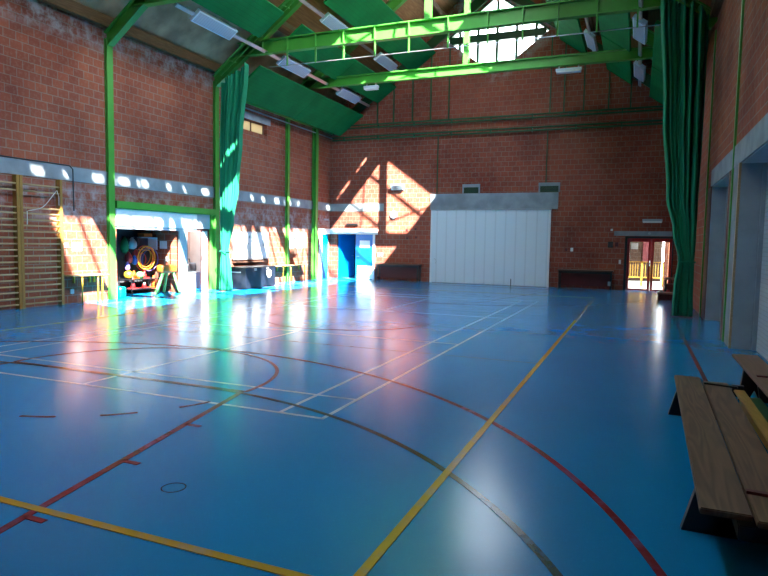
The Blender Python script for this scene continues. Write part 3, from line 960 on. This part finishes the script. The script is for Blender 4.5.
# ------------------------------------------------------------------ side tables on the left wall
def wall_table(y0, y1, legs, label, z=.72):
    t = thing('side_table', label, 'table', (XL + .2, (y0 + y1) / 2, 0), 'narrow tables on yellow legs')
    MB().box(XL + .02, XL + .36, y0, y1, z - .03, z, .006).build('tabletop', M['rung'], t)
    for y in legs:
        MB().tube([(XL + .06, y, z - .03), (XL + .31, y, z - .03), (XL + .31, y, .01)], .019, 8).build('leg', M['yellow'], t, smooth=True)
        MB().box(XL, XL + .05, y - .02, y + .02, z - .22, z - .03).build('wall_bracket', M['yellow'], t)
wall_table(10.80, 11.92, (11.12, 11.60, 11.74), 'narrow pale table on yellow legs beside the wall bars')
wall_table(19.8, 22.3, (20.45, 21.0, 22.1), 'long pale table on yellow legs between the green posts', .70)
# papers, switches
tag(MB().box(XL, XL + .008, 11.11, 11.40, 1.31, 1.52).build('notice', M['paper']), 'white paper sheet on the wall beside the wall bars', 'notice')
tag(MB().box(XL, XL + .03, 10.88, 10.97, 1.40, 1.50, .006).build('wall_switch', M['white']), 'small white switch left of the paper by the wall bars', 'switch')
tag(MB().box(XL, XL + .03, 11.02, 11.12, .24, .36, .006).build('wall_socket', M['lightgrey']), 'grey socket low under the side table', 'socket')

# whiteboard
t = thing('whiteboard', 'large whiteboard in a dark frame above the black chests', 'whiteboard', (XL, 18.73, .98))
MB().box(XL + .005, XL + .03, 17.64, 19.80, .98, 1.95).build('board', M['offwhite'], t)
f = MB(); f.box(XL, XL + .04, 17.60, 19.84, 1.94, 1.97); f.box(XL, XL + .04, 17.60, 19.84, .95, .99); f.box(XL, XL + .04, 17.60, 17.64, .95, 1.97); f.box(XL, XL + .04, 19.80, 19.84, .95, 1.97)
f.build('frame', M['metal'], t)
MB().box(XL, XL + .10, 17.62, 19.8, .86, .90).build('pen_tray', M['brownp'], t)
for (y, z, w_, h_) in ((18.55, 1.72, .10, .10), (18.70, 1.58, .07, .07), (18.82, 1.66, .12, .16), (19.0, 1.52, .08, .05), (19.45, 1.45, .09, .22), (18.5, 1.5, .05, .05), (18.95, 1.75, .06, .08)):
    MB().box(XL + .03, XL + .042, y, y + w_, z, z + h_, .004).build('pinned_note', M['greyblue'], t)

# poster board with a green drawing
t = thing('poster', 'white poster with a green emblem right of the green post', 'poster', (XL, 22.1, 1.37))
MB().box(XL, XL + .012, 21.45, 22.72, 1.37, 2.0).build('sheet', M['paper'], t)
m = MB()
for k in range(5):
    m.box(XL + .012, XL + .016, 21.62 + .05 * k, 21.66 + .05 * k, 1.48 + .05 * k, 1.62 + .055 * k)
m.box(XL + .012, XL + .016, 21.6, 21.95, 1.44, 1.48); m.lathe((XL + .012, 21.78, 1.78), [(.09, 0), (.09, .005)], 'x', 18)
m.build('emblem', M['lime'], t)
tag(MB().box(XL, XL + .14, 21.52, 21.80, 1.13, 1.33, .02).build('first_aid_box', M['brownp']), 'small brown box on the wall below the poster', 'box')

# black chests
def chest(x0, x1, y0, y1, h, label, logo):
    t = thing('storage_chest', label, 'chest', ((x0 + x1) / 2, (y0 + y1) / 2, 0), 'black storage chests')
    MB().box(x0, x1, y0, y1, .02, h - .05, .008).build('body', M['navy'], t)
    MB().box(x0 - .01, x1 + .015, y0 - .015, y1 + .01, h - .05, h, .008).build('lid', M['black'], t)
    MB().box(x1 - .01, x1 + .02, (y0 + y1) / 2 - .06, (y0 + y1) / 2 + .06, h - .12, h - .04).build('latch', M['metal'], t)
    for x in (x0 + .06, x1 - .06):
        for y in (y0 + .06, y1 - .06): MB().box(x - .04, x + .04, y - .04, y + .04, 0, .02).build('foot', M['rubber'], t)
    if not logo:
        MB().box(x0 + .1, x1 - .2, y0 - .012, y0 + .002, h - .19, h - .15).build('name_strip', M['lightgrey'], t)
    if logo:
        MB().lathe((x1 - .002, (y0 + y1) / 2 + .1, h - .27), [(.15, 0), (.15, .012)], 'x', 28).build('round_logo', M['white'], t)
        q = MB(); q.lathe((x1 + .010, (y0 + y1) / 2 + .1, h - .24), [(.035, 0), (.035, .004)], 'x', 14)
        q.prism([((y0 + y1) / 2 + .07, h - .37), ((y0 + y1) / 2 + .14, h - .37), ((y0 + y1) / 2 + .12, h - .27), ((y0 + y1) / 2 + .08, h - .27)], 'yz', x1 + .010, x1 + .014)
        q.build('logo_mark', M['black'], t)
chest(-12.85, -12.08, 17.12, 18.22, .74, 'black storage chest nearest the green curtain', False)
chest(-12.9, -12.32, 18.26, 19.30, .74, 'black storage chest with a round white emblem', True)

# signs by the blue doors
tag(MB().box(XL, XL + .02, 24.3, 24.75, 2.60, 2.68).build('small_sign', M['lightgrey']), 'small pale strip sign high beside the corner', 'sign')
tag(MB().box(XL, XL + .05, 23.72, 23.80, 2.60, 2.68, .01).build('alarm_beacon', M['redp']), 'tiny red beacon above the blue door frame', 'beacon')
tag(MB().box(XL, XL + .06, 23.62, 23.74, 1.42, 1.62, .01).build('fire_alarm', M['darkred']), 'dark red alarm box between green post and blue door', 'alarm')

# ------------------------------------------------------------------ blue doors in the corner
fr = MB()
fr.box(XL, XL + .04, 23.80, 24.12, 1.99, 2.24); fr.box(XL, XL + .04, 24.12, YB, 1.99, 2.24); fr.box(XL, XL + .04, 23.84, 24.12, 0, 1.99)
fr.box(XL, -10.62, YB - .04, YB, 2.0, 2.24); fr.box(-10.84, -10.74, YB - .04, YB + .02, 0, 2.0)
struct(fr.build('trim_8', M['white']))
d = struct(MB().box(XL - .06, XL - .02, 24.12, 24.78, 0, 1.98).build('door_5', M['cyan']))
d = struct(MB().box(-11.70, -10.86, YB + .02, YB + .07, .01, 1.99, .004).build('door_1', M['blue']))
MB().box(-11.60, -10.86, YB - .0, YB + .02, .02, .60).build('painted_sun_patch', M['white'], d)  # white panel standing in for sunlight on the lower leaf
MB().box(-11.49, -11.0, YB + .008, YB + .02, 1.42, 1.73).build('door_notice', M['paper'], d)
h = MB(); h.tube([(-11.60, YB + .01, 1.02), (-11.60, YB - .05, 1.02), (-11.48, YB - .05, 1.02)], .012, 6); h.build('door_handle', M['metal'], d)
# second leaf stands open into the corridor
a = math.radians(62); ax = Vector((math.cos(a), math.sin(a), 0)); ay = Vector((-math.sin(a), math.cos(a), 0))
hp = Vector((-12.58, YB + .06, 0))
d = struct(MB().obox(hp + ax * .45 + Vector((0, 0, 1.0)), ax, ay, (0, 0, 1), .45, .022, .985, .004).build('door_6', M['blue']))
MB().tube([tuple(hp + ax * .82 + ay * -.02 + Vector((0, 0, 1.02))), tuple(hp + ax * .82 + ay * -.08 + Vector((0, 0, 1.02))), tuple(hp + ax * .70 + ay * -.08 + Vector((0, 0, 1.02)))], .012, 6).build('door_handle', M['metal'], d)
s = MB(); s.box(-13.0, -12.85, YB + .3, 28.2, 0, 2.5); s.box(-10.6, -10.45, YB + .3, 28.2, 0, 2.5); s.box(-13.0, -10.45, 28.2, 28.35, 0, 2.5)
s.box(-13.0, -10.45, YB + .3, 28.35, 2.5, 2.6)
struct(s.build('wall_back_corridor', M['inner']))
struct(MB().box(-13.0, -10.45, YB + .25, 28.35, -.1, -.002).build('floor', M['greyblue']))

# exit sign
t = thing('exit_sign', 'dark strip lamp above the blue doors', 'sign', (-11.85, YB, 2.42))
MB().box(-12.15, -11.55, YB - .08, YB, 2.40, 2.50, .01).build('housing', M['brownp'], t)
MB().box(-12.12, -11.58, YB - .10, YB - .08, 2.42, 2.48).build('lens', M['black'], t)
# wedge lamp
t = thing('wall_lamp', 'grey box lamp high on the gable wall above the clock', 'lamp', (-9.7, YB, 3.95))
MB().box(-10.0, -9.40, YB - .03, YB, 3.92, 4.18).build('back_plate', M['concrete'], t)
MB().prism([(YB - .03, 4.14), (YB - .20, 4.10), (YB - .12, 3.94), (YB - .03, 3.94)], 'yz', -9.97, -9.43).build('glass_body', M['greyblue'], t)
# clock
t = thing('wall_clock', 'round white wall clock on the gable wall', 'clock', (-9.87, YB, 2.86))
MB().lathe((-9.87, YB, 2.86), [(.17, 0), (.17, -.05), (.155, -.06)], 'y', 32).build('case', M['greyblue'], t)
MB().lathe((-9.87, YB - .06, 2.86), [(.148, 0), (.148, -.004)], 'y', 32).build('face', M['clockface'], t)
h = MB(); h.bar((-9.87, YB - .068, 2.86), (-9.81, YB - .068, 2.93), .012, .004, (0, 1, 0)); h.bar((-9.87, YB - .068, 2.86), (-9.95, YB - .068, 2.90), .010, .004, (0, 1, 0))
h.build('hands', M['black'], t)
# small wall fixings below the clock
for x, z, lab in ((-9.25, 2.22, 'upper left of four small dark wall plates below the clock'), (-8.85, 2.26, 'upper right of four small dark wall plates below the clock'),
                  (-9.22, 1.86, 'lower left of four small dark wall plates below the clock'), (-8.82, 1.90, 'lower right of four small dark wall plates below the clock')):
    tag(MB().box(x - .045, x + .045, YB - .03, YB, z - .04, z + .04, .006).build('wall_plate', M['darkred']), lab, 'wall plate', 'small wall plates right of the clock')
tag(MB().box(-10.60, -10.50, YB - .03, YB, 1.05, 1.2, .006).build('light_switch', M['white']), 'white switch pair on brick right of the blue door', 'light switch')
tag(MB().box(-10.44, -10.36, YB - .03, YB, 1.05, 1.2, .006).build('wall_thermostat', M['lightgrey']), 'small grey thermostat beside the white switch', 'thermostat')

# ------------------------------------------------------------------ folded tables / benches at the back wall
def back_bench(x0, x1, label, h=.75):
    t = thing('folding_bench', label, 'bench', ((x0 + x1) / 2, YB - .25, 0), 'dark benches at the gable wall')
    MB().box(x0, x1, YB - .45, YB - .06, h - .05, h, .008).build('seat', M['brownp'], t)
    MB().box(x0 + .04, x1 - .04, YB - .42, YB - .39, h - .14, h - .05).build('apron', M['black'], t)
    MB().box(x0 + .12, x1 - .12, YB - .10, YB - .06, .12, h - .05).build('back_board', M['darkred'], t)
    for x in (x0 + .08, x1 - .08):
        MB().box(x - .03, x + .03, YB - .44, YB - .38, 0, h - .05).build('leg', M['black'], t)
        MB().box(x - .03, x + .03, YB - .12, YB - .07, 0, h - .05).build('leg', M['black'], t)
        MB().box(x - .02, x + .02, YB - .38, YB - .12, .10, .15).build('foot_rail', M['black'], t)
back_bench(-10.55, -8.50, 'dark low bench between blue door and white sliding door')
back_bench(-2.84, -.80, 'dark low bench between white sliding door and red glass door')
tag(MB().box(-.98, -.88, YB - .50, YB - .455, .18, .34, .006).build('padlock_box', M['concrete']), 'small grey box at the right leg of the dark bench', 'box')

# ------------------------------------------------------------------ white sliding door
t = struct(MB().box(-8.08, -3.27, YB - .10, YB - .04, .015, 3.06).build('door_2', M['door_white']))
f = MB(); f.box(-8.14, -8.08, YB - .12, YB, 0, 3.08); f.box(-3.27, -3.20, YB - .12, YB, 0, 3.08)
f.build('door_frame', M['white'], t)
MB().box(-8.15, -3.18, YB - .14, YB, 3.05, 3.10).build('top_track', M['greyblue'], t)
MB().tube([(-7.96, YB - .10, 1.02), (-7.90, YB - .15, 1.0), (-7.84, YB - .15, .90), (-7.90, YB - .10, .82)], .012, 6).build('door_handle', M['metal'], t)
MB().box(-4.70, -4.67, YB - .115, YB - .10, .0, .28).build('floor_bolt', M['black'], t)
# vents over the lintel
for x0, x1, lab in ((-6.82, -6.08, 'left grey ventilation hatch above the concrete lintel'), (-3.72, -2.90, 'right grey ventilation hatch above the concrete lintel')):
    t = thing('vent_hatch', lab, 'vent', ((x0 + x1) / 2, YB, 3.74), 'ventilation hatches')
    f = MB(); f.box(x0, x1, YB - .07, YB, 3.99, 4.12); f.box(x0, x0 + .06, YB - .05, YB, 3.75, 3.99); f.box(x1 - .06, x1, YB - .05, YB, 3.75, 3.99)
    f.build('frame', M['concrete'], t)
    MB().box(x0 + .06, x1 - .06, YB - .03, YB, 3.75, 3.99).build('grille', M['steel_dark'], t)
    s = MB()
    for k in range(4): s.box(x0 + .06, x1 - .06, YB - .045, YB - .03, 3.78 + k * .055, 3.80 + k * .055)
    s.build('louvres', M['black'], t)

# things between sliding door and red door
tag(MB().box(-2.42, -2.32, YB - .04, YB, 1.44, 1.58, .01).build('intercom', M['white']), 'white intercom button on brick right of sliding door', 'intercom')
tag(MB().box(-2.62, -2.54, YB - .03, YB, 1.45, 1.56, .008).build('key_box', M['darkred']), 'dark little box left of the white intercom', 'box')
tag(MB().box(-1.05, -.87, YB - .06, YB, 1.62, 1.84, .01).build('alarm_box', M['black']), 'black box on brick left of the red door', 'box')
tag(MB().box(-.80, -.68, YB - .05, YB, 1.66, 1.82, .01).build('call_point', M['darkred']), 'maroon call point nearest the red door frame', 'call point')
tag(MB().box(-.64, -.56, YB - .03, YB, 1.0, 1.16, .006).build('light_switch', M['white']), 'white switch beside the red glass door', 'light switch')
tag(MB().box(-.98, -.90, YB - .05, YB, 2.25, 2.33, .01).build('motion_sensor', M['white']), 'small white sensor at left end of red-door lintel', 'sensor')
t = thing('strip_lamp', 'pale strip lamp above the red glass door', 'lamp', (.45, YB, 2.6))
MB().box(.12, .80, YB - .07, YB, 2.58, 2.70, .01).build('housing', M['lightgrey'], t)
MB().box(.14, .78, YB - .09, YB - .065, 2.56, 2.62, .008).build('diffuser', M['offwhite'], t)
struct(MB().box(-.85, 1.42, YB - .03, YB, 2.07, 2.25).build('trim_9', M['concrete']))
tag(MB().lathe((.38, YB - .03, 2.16), [(.045, 0), (.035, -.04)], 'y', 14).build('door_sensor', M['lightgrey'], smooth=False), 'tiny round sensor on the lintel over the red door', 'sensor')

# red glass double door
d = struct(MB().box(-.28, 1.20, YB + .10, YB + .112, .06, 1.86).build('door_3', M['glass']))
f = MB(); f.box(-.45, -.36, YB - .04, YB + .2, 0, 2.05); f.box(1.18, 1.22, YB - .04, YB + .2, 0, 2.05); f.box(-.45, 1.22, YB - .04, YB + .2, 1.98, 2.06)
f.build('door_frame', M['black'], d)
for x0, x1 in ((-.36, .47), (.48, 1.18)):
    l = MB(); l.box(x0, x0 + .09, YB + .08, YB + .14, .01, 1.98); l.box(x1 - .09, x1, YB + .08, YB + .14, .01, 1.98)
    l.box(x0 + .09, x1 - .09, YB + .08, YB + .14, 1.86, 1.98); l.box(x0 + .09, x1 - .09, YB + .08, YB + .14, .01, .08)
    l.build('leaf_frame', M['red'], d)
MB().tube([(.44, YB + .08, .95), (.44, YB + .02, .95), (.44, YB + .02, 1.15), (.44, YB + .08, 1.15)], .012, 6).build('door_handle', M['metal'], d)

# yard outside
struct(MB().box(-9, 12, YB + .3, 44, -.12, -.02).build('ground', M['yard']))
t = thing('added_shade_roof', 'added unseen flat roof that shades the back of the yard', 'roof', (1, 30, -.02))
MB().box(-8, 5, 26.7, 33.0, 3.45, 3.65).build('slab', M['concrete'], t)  # added out of view to keep sun off the facade and railing
for x in (-7.8, 4.8): MB().box(x - .1, x + .1, 26.8, 27.0, -.02, 3.45).build('column', M['concrete'], t)
t = thing('railing', 'yellow railing in the yard behind the red door', 'railing', (.5, 28.5, -.02))
f = MB()
for z in (.36, 1.02): f.box(-3.0, 1.06, 28.48, 28.52, z - .02, z + .02)
f.build('rails', M['rail_yellow'], t)
for x in (-1.9, -.85, .21, 1.04): MB().box(x - .035, x + .035, 28.46, 28.54, -.02, 1.05).build('post', M['rail_yellow'], t)
x = -1.25
while x < 1.0: MB().box(x - .009, x + .009, 28.49, 28.51, .36, 1.02).build('baluster', M['rail_yellow'], t); x += .10
t = thing('brick_building', 'brick building across the yard seen through the red door', 'building', (-1, 33.5, -.02))
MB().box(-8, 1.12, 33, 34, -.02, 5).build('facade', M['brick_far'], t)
MB().box(.25, .65, 32.9, 33.0, .9, 2.2).build('red_panel', M['darkred'], t)
MB().box(-.30, .02, 32.95, 33.0, 1.55, 1.85).build('notice_board', plain('yard_notice', (.09, .09, .09)), t)
t = thing('brick_pier', 'sunlit orange brick pier at the end of the yellow railing', 'pier', (1.05, 26.05, -.02))
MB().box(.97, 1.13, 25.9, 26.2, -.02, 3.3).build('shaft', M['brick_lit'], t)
MB().box(.95, 1.15, 25.87, 26.23, 3.3, 3.4).build('cap', M['concrete_pale'], t)
tag(MB().box(1.14, 3.6, 26.3, 26.4, -.02, 3.0).build('added_sky_wall', M['greyblue']), 'added pale wall in place of sky at the right edge of the glass door', 'wall')  # wall added where pale sky shows beside the pier

# dark red benches / crates pile by the red door
t = thing('equipment_crate', 'dark red crate with pale rim on the floor by the red door', 'crate', (.95, 21.2, 0))
MB().box(.66, 1.15, 20.9, 21.4, .0, .22, .02).build('crate_body', M['darkred'], t)
MB().box(.63, 1.18, 20.87, 21.43, .20, .25, .01).build('rim', M['copper'], t)
t = thing('equipment_stool', 'small dark stool with pale edge behind the red crate', 'stool', (1.1, 21.9, 0))
MB().box(.85, 1.35, 21.6, 22.1, .62, .68, .01).build('seat', M['copper'], t)
MB().box(.88, 1.32, 21.63, 22.07, .30, .48, .02).build('shelf', M['darkred'], t)
for x in (.89, 1.31):
    for y in (21.65, 22.05): MB().box(x - .03, x + .03, y - .03, y + .03, 0, .62).build('leg', M['black'], t)
tag(MB().box(1.12, 1.34, 21.7, 21.95, .68, .80, .03).build('folded_cloth', M['black']), 'black folded cloth on the dark stool', 'cloth')
tag(MB().lathe((.74, 21.1, .25), [(.05, 0), (.07, .02), (.06, .06), (.02, .08)], 'z', 12).build('tape_roll', M['offwhite']), 'white roll on the corner of the red crate', 'roll')

# ------------------------------------------------------------------ right wall: recesses, shutters, trims
def recess(y0, y1, label, n):
    s = MB(); s.box(XR + .36, XR + .40, y0, y1, 0, 3.05)
    o = tag(s.build('roller_shutter', M['shutter']), label, 'shutter', 'roller shutters in the right wall')
    q = MB(); q.box(XR + .005, XR + .36, y1 - .012, y1 - .0, 0, 3.05); q.box(XR + .005, XR + .36, y0, y0 + .012, 0, 3.05); q.box(XR + .005, XR + .36, y0, y1, 3.035, 3.05)
    struct(q.build(f'trim_{n}', M['greyblue']))
    g = MB(); g.box(XR + .30, XR + .36, y1 - .06, y1 - .012, 0, 3.0); g.box(XR + .30, XR + .36, y0 + .012, y0 + .06, 0, 3.0)
    struct(g.build(f'trim_{n + 1}', M['greyblue']))
recess(12.7, 15.8, 'pale roller shutter beside the dark curtain', 10)
recess(7.6, 11.5, 'pale ribbed roller shutter at the right photo edge', 12)
c = MB()
c.box(XR - .03, XR + .04, 12.62, 12.70, 0, 3.05); c.box(XR - .03, XR, 12.42, 12.50, 0, 3.05)
struct(c.build('trim_14', M['copper']))
c = MB(); c.box(XR - .03, XR + .04, 11.5, 11.58, 0, 3.05)
struct(c.build('trim_15', M['rung']))
c = MB(); c.box(XR - .012, XR, 11.58, 12.62, 0, 3.05)
struct(c.build('trim_16', M['concrete']))
c = MB(); c.box(XR - .01, XR, 15.8, 16.4, 0, 3.05)
struct(c.build('trim_17', M['brownp']))

# ------------------------------------------------------------------ benches in the near right corner
def plank(mb, x0, x1, y0, y1, z0, z1, sk=0.0, bev=.006):
    """plank whose near end is shifted by sk in x"""
    bm = mb.bm; r = bmesh.ops.create_cube(bm, size=1.0); vs = r['verts']
    for v in vs:
        u, w_, h_ = v.co.x + .5, v.co.y + .5, v.co.z + .5
        v.co = Vector((x0 + u * (x1 - x0) + (1 - w_) * sk, y0 + w_ * (y1 - y0), z0 + h_ * (z1 - z0)))
    es = list({e for v in vs for e in v.link_edges})
    bmesh.ops.bevel(bm, geom=es, offset=bev, segments=2, affect='EDGES')
    return mb

H1 = .34
t = thing('long_bench', 'long grey-brown two-plank wooden bench nearest the viewer', 'bench', (.65, 5.1, 0), 'wooden gym benches')
plank(MB(), .41, .645, 3.40, 6.92, H1 - .035, H1, -.06).build('plank', M['bench_wood'], t)
plank(MB(), .655, .875, 3.34, 6.75, H1 - .035, H1, -.06).build('plank', M['bench_wood'], t)
for y in (3.92, 6.62):
    sh = -.06 * (6.92 - y) / 3.5
    l = MB(); l.prism([(.44 + sh, H1 - .035), (.87 + sh, H1 - .035), (.85 + sh, .20), (.90 + sh, 0), (.80 + sh, 0), (.74 + sh, .12), (.56 + sh, .12), (.50 + sh, 0), (.36 + sh, 0)], 'xz', y - .03, y + .03)
    l.build('leg', M['black'], t)
plank(MB(), .60, .68, 3.5, 6.6, .16, .24, -.06).build('stretcher', M['black'], t)
MB().bar((.66, 6.60, H1 + .008), (.93, 6.52, H1 + .008), .035, .016).build('end_strap', M['black'], t)
MB().bar((.60, 3.72, H1 + .008), (.86, 3.70, H1 + .008), .035, .016).build('end_strap', M['darkred'], t)

t = thing('balance_bench', 'yellow and green balance bench between the two brown benches', 'bench', (1.05, 5.0, 0), 'wooden gym benches')
plank(MB(), .985, 1.085, 2.6, 7.15, .175, .20, -.02).build('plank', M['bench_yellow'], t)
plank(MB(), 1.095, 1.24, 2.6, 7.2, .10, .125, -.02).build('side_board', M['steel_dark'], t)
plank(MB(), 1.02, 1.05, 2.7, 7.0, .07, .175, -.02).build('beam', M['bench_yellow'], t)
for y in (3.1, 6.6):
    MB().box(.965, 1.24, y - .04, y + .04, 0, .07, .01).build('foot', M['black'], t)
MB().box(.97, 1.08, 7.16, 7.22, .12, .24, .01).build('hook', M['black'], t)

t = thing('brown_bench', 'reddish brown bench pushed against the right wall', 'bench', (1.25, 6, 0), 'wooden gym benches')
plank(MB(), 1.10, 1.37, 2.6, 8.30, .365, .40).build('seat', M['bench_wood2'], t)
for y in (3.4, 5.5, 7.6):
    l = MB(); l.prism([(1.13, .365), (1.35, .365), (1.38, 0), (1.30, 0), (1.26, .2), (1.22, .2), (1.17, .2), (1.13, 0), (1.27, 0), (1.09, 0)][:4] + [(1.26, .22), (1.22, .22), (1.18, 0), (1.09, 0)], 'xz', y - .03, y + .03)
    l.build('leg', M['black'], t)
MB().box(1.22, 1.26, 2.8, 8.1, .25, .33).build('stretcher', M['black'], t)
MB().bar((1.14, 6.9, .408), (1.36, 6.9, .408), .04, .016).build('strap', M['darkred'], t)

# ------------------------------------------------------------------ light
wd = bpy.data.worlds.new('sky'); SC.world = wd; wd.use_nodes = True
nt = wd.node_tree; bg = nt.nodes['Background']
tc = N(nt, 'ShaderNodeTexCoord'); sp = N(nt, 'ShaderNodeSeparateXYZ'); nt.links.new(tc.outputs['Generated'], sp.inputs[0])
c = mix(nt, ramp(nt, sp.outputs['Z'], 0.0, .8), (.97, .97, 1.0), (.62, .78, 1.0))
nt.links.new(c, bg.inputs[0]); bg.inputs[1].default_value = 4.3
sun = bpy.data.lights.new('sun', 'SUN'); sun.energy = 18.5; sun.angle = .0093; sun.color = (1.0, .94, .85)
so = bpy.data.objects.new('sun', sun); COL.objects.link(so)
so.rotation_euler = Vector((-1, .87, -1.235)).to_track_quat('-Z', 'Y').to_euler(); so.location = (8, -6, 20)

# ------------------------------------------------------------------ camera
F, YAW, PIT, ROL = 610.96, -.39141, -.07404, .017857
cy, sy, cp, sp_ = math.cos(YAW), math.sin(YAW), math.cos(PIT), math.sin(PIT)
fw = Vector((sy * cp, cy * cp, sp_)); r = Vector((cy, -sy, 0)); u = r.cross(fw)
r2 = r * math.cos(ROL) + u * math.sin(ROL); u2 = -r * math.sin(ROL) + u * math.cos(ROL)
cam = bpy.data.cameras.new('camera'); co = bpy.data.objects.new('camera', cam); COL.objects.link(co)
mw = Matrix(((r2.x, u2.x, -fw.x, 0), (r2.y, u2.y, -fw.y, 0), (r2.z, u2.z, -fw.z, 1.65), (0, 0, 0, 1)))
co.matrix_world = mw
cam.sensor_width = 36; cam.lens = F * 36 / 768; cam.clip_start = .05; cam.clip_end = 200
SC.camera = co

SC.view_settings.view_transform = 'Standard'; SC.view_settings.look = 'None'
SC.view_settings.gamma = 1; SC.view_settings.use_curve_mapping = False
SC.view_settings.exposure = 2.2
SC.cycles.use_denoising = True; SC.cycles.use_adaptive_sampling = False
SC.cycles.max_bounces = 10; SC.cycles.diffuse_bounces = 6; SC.cycles.glossy_bounces = 4; SC.cycles.transparent_max_bounces = 12
SC.cycles.sample_clamp_indirect = 8.0
SC.cycles.caustics_reflective = False; SC.cycles.caustics_refractive = False
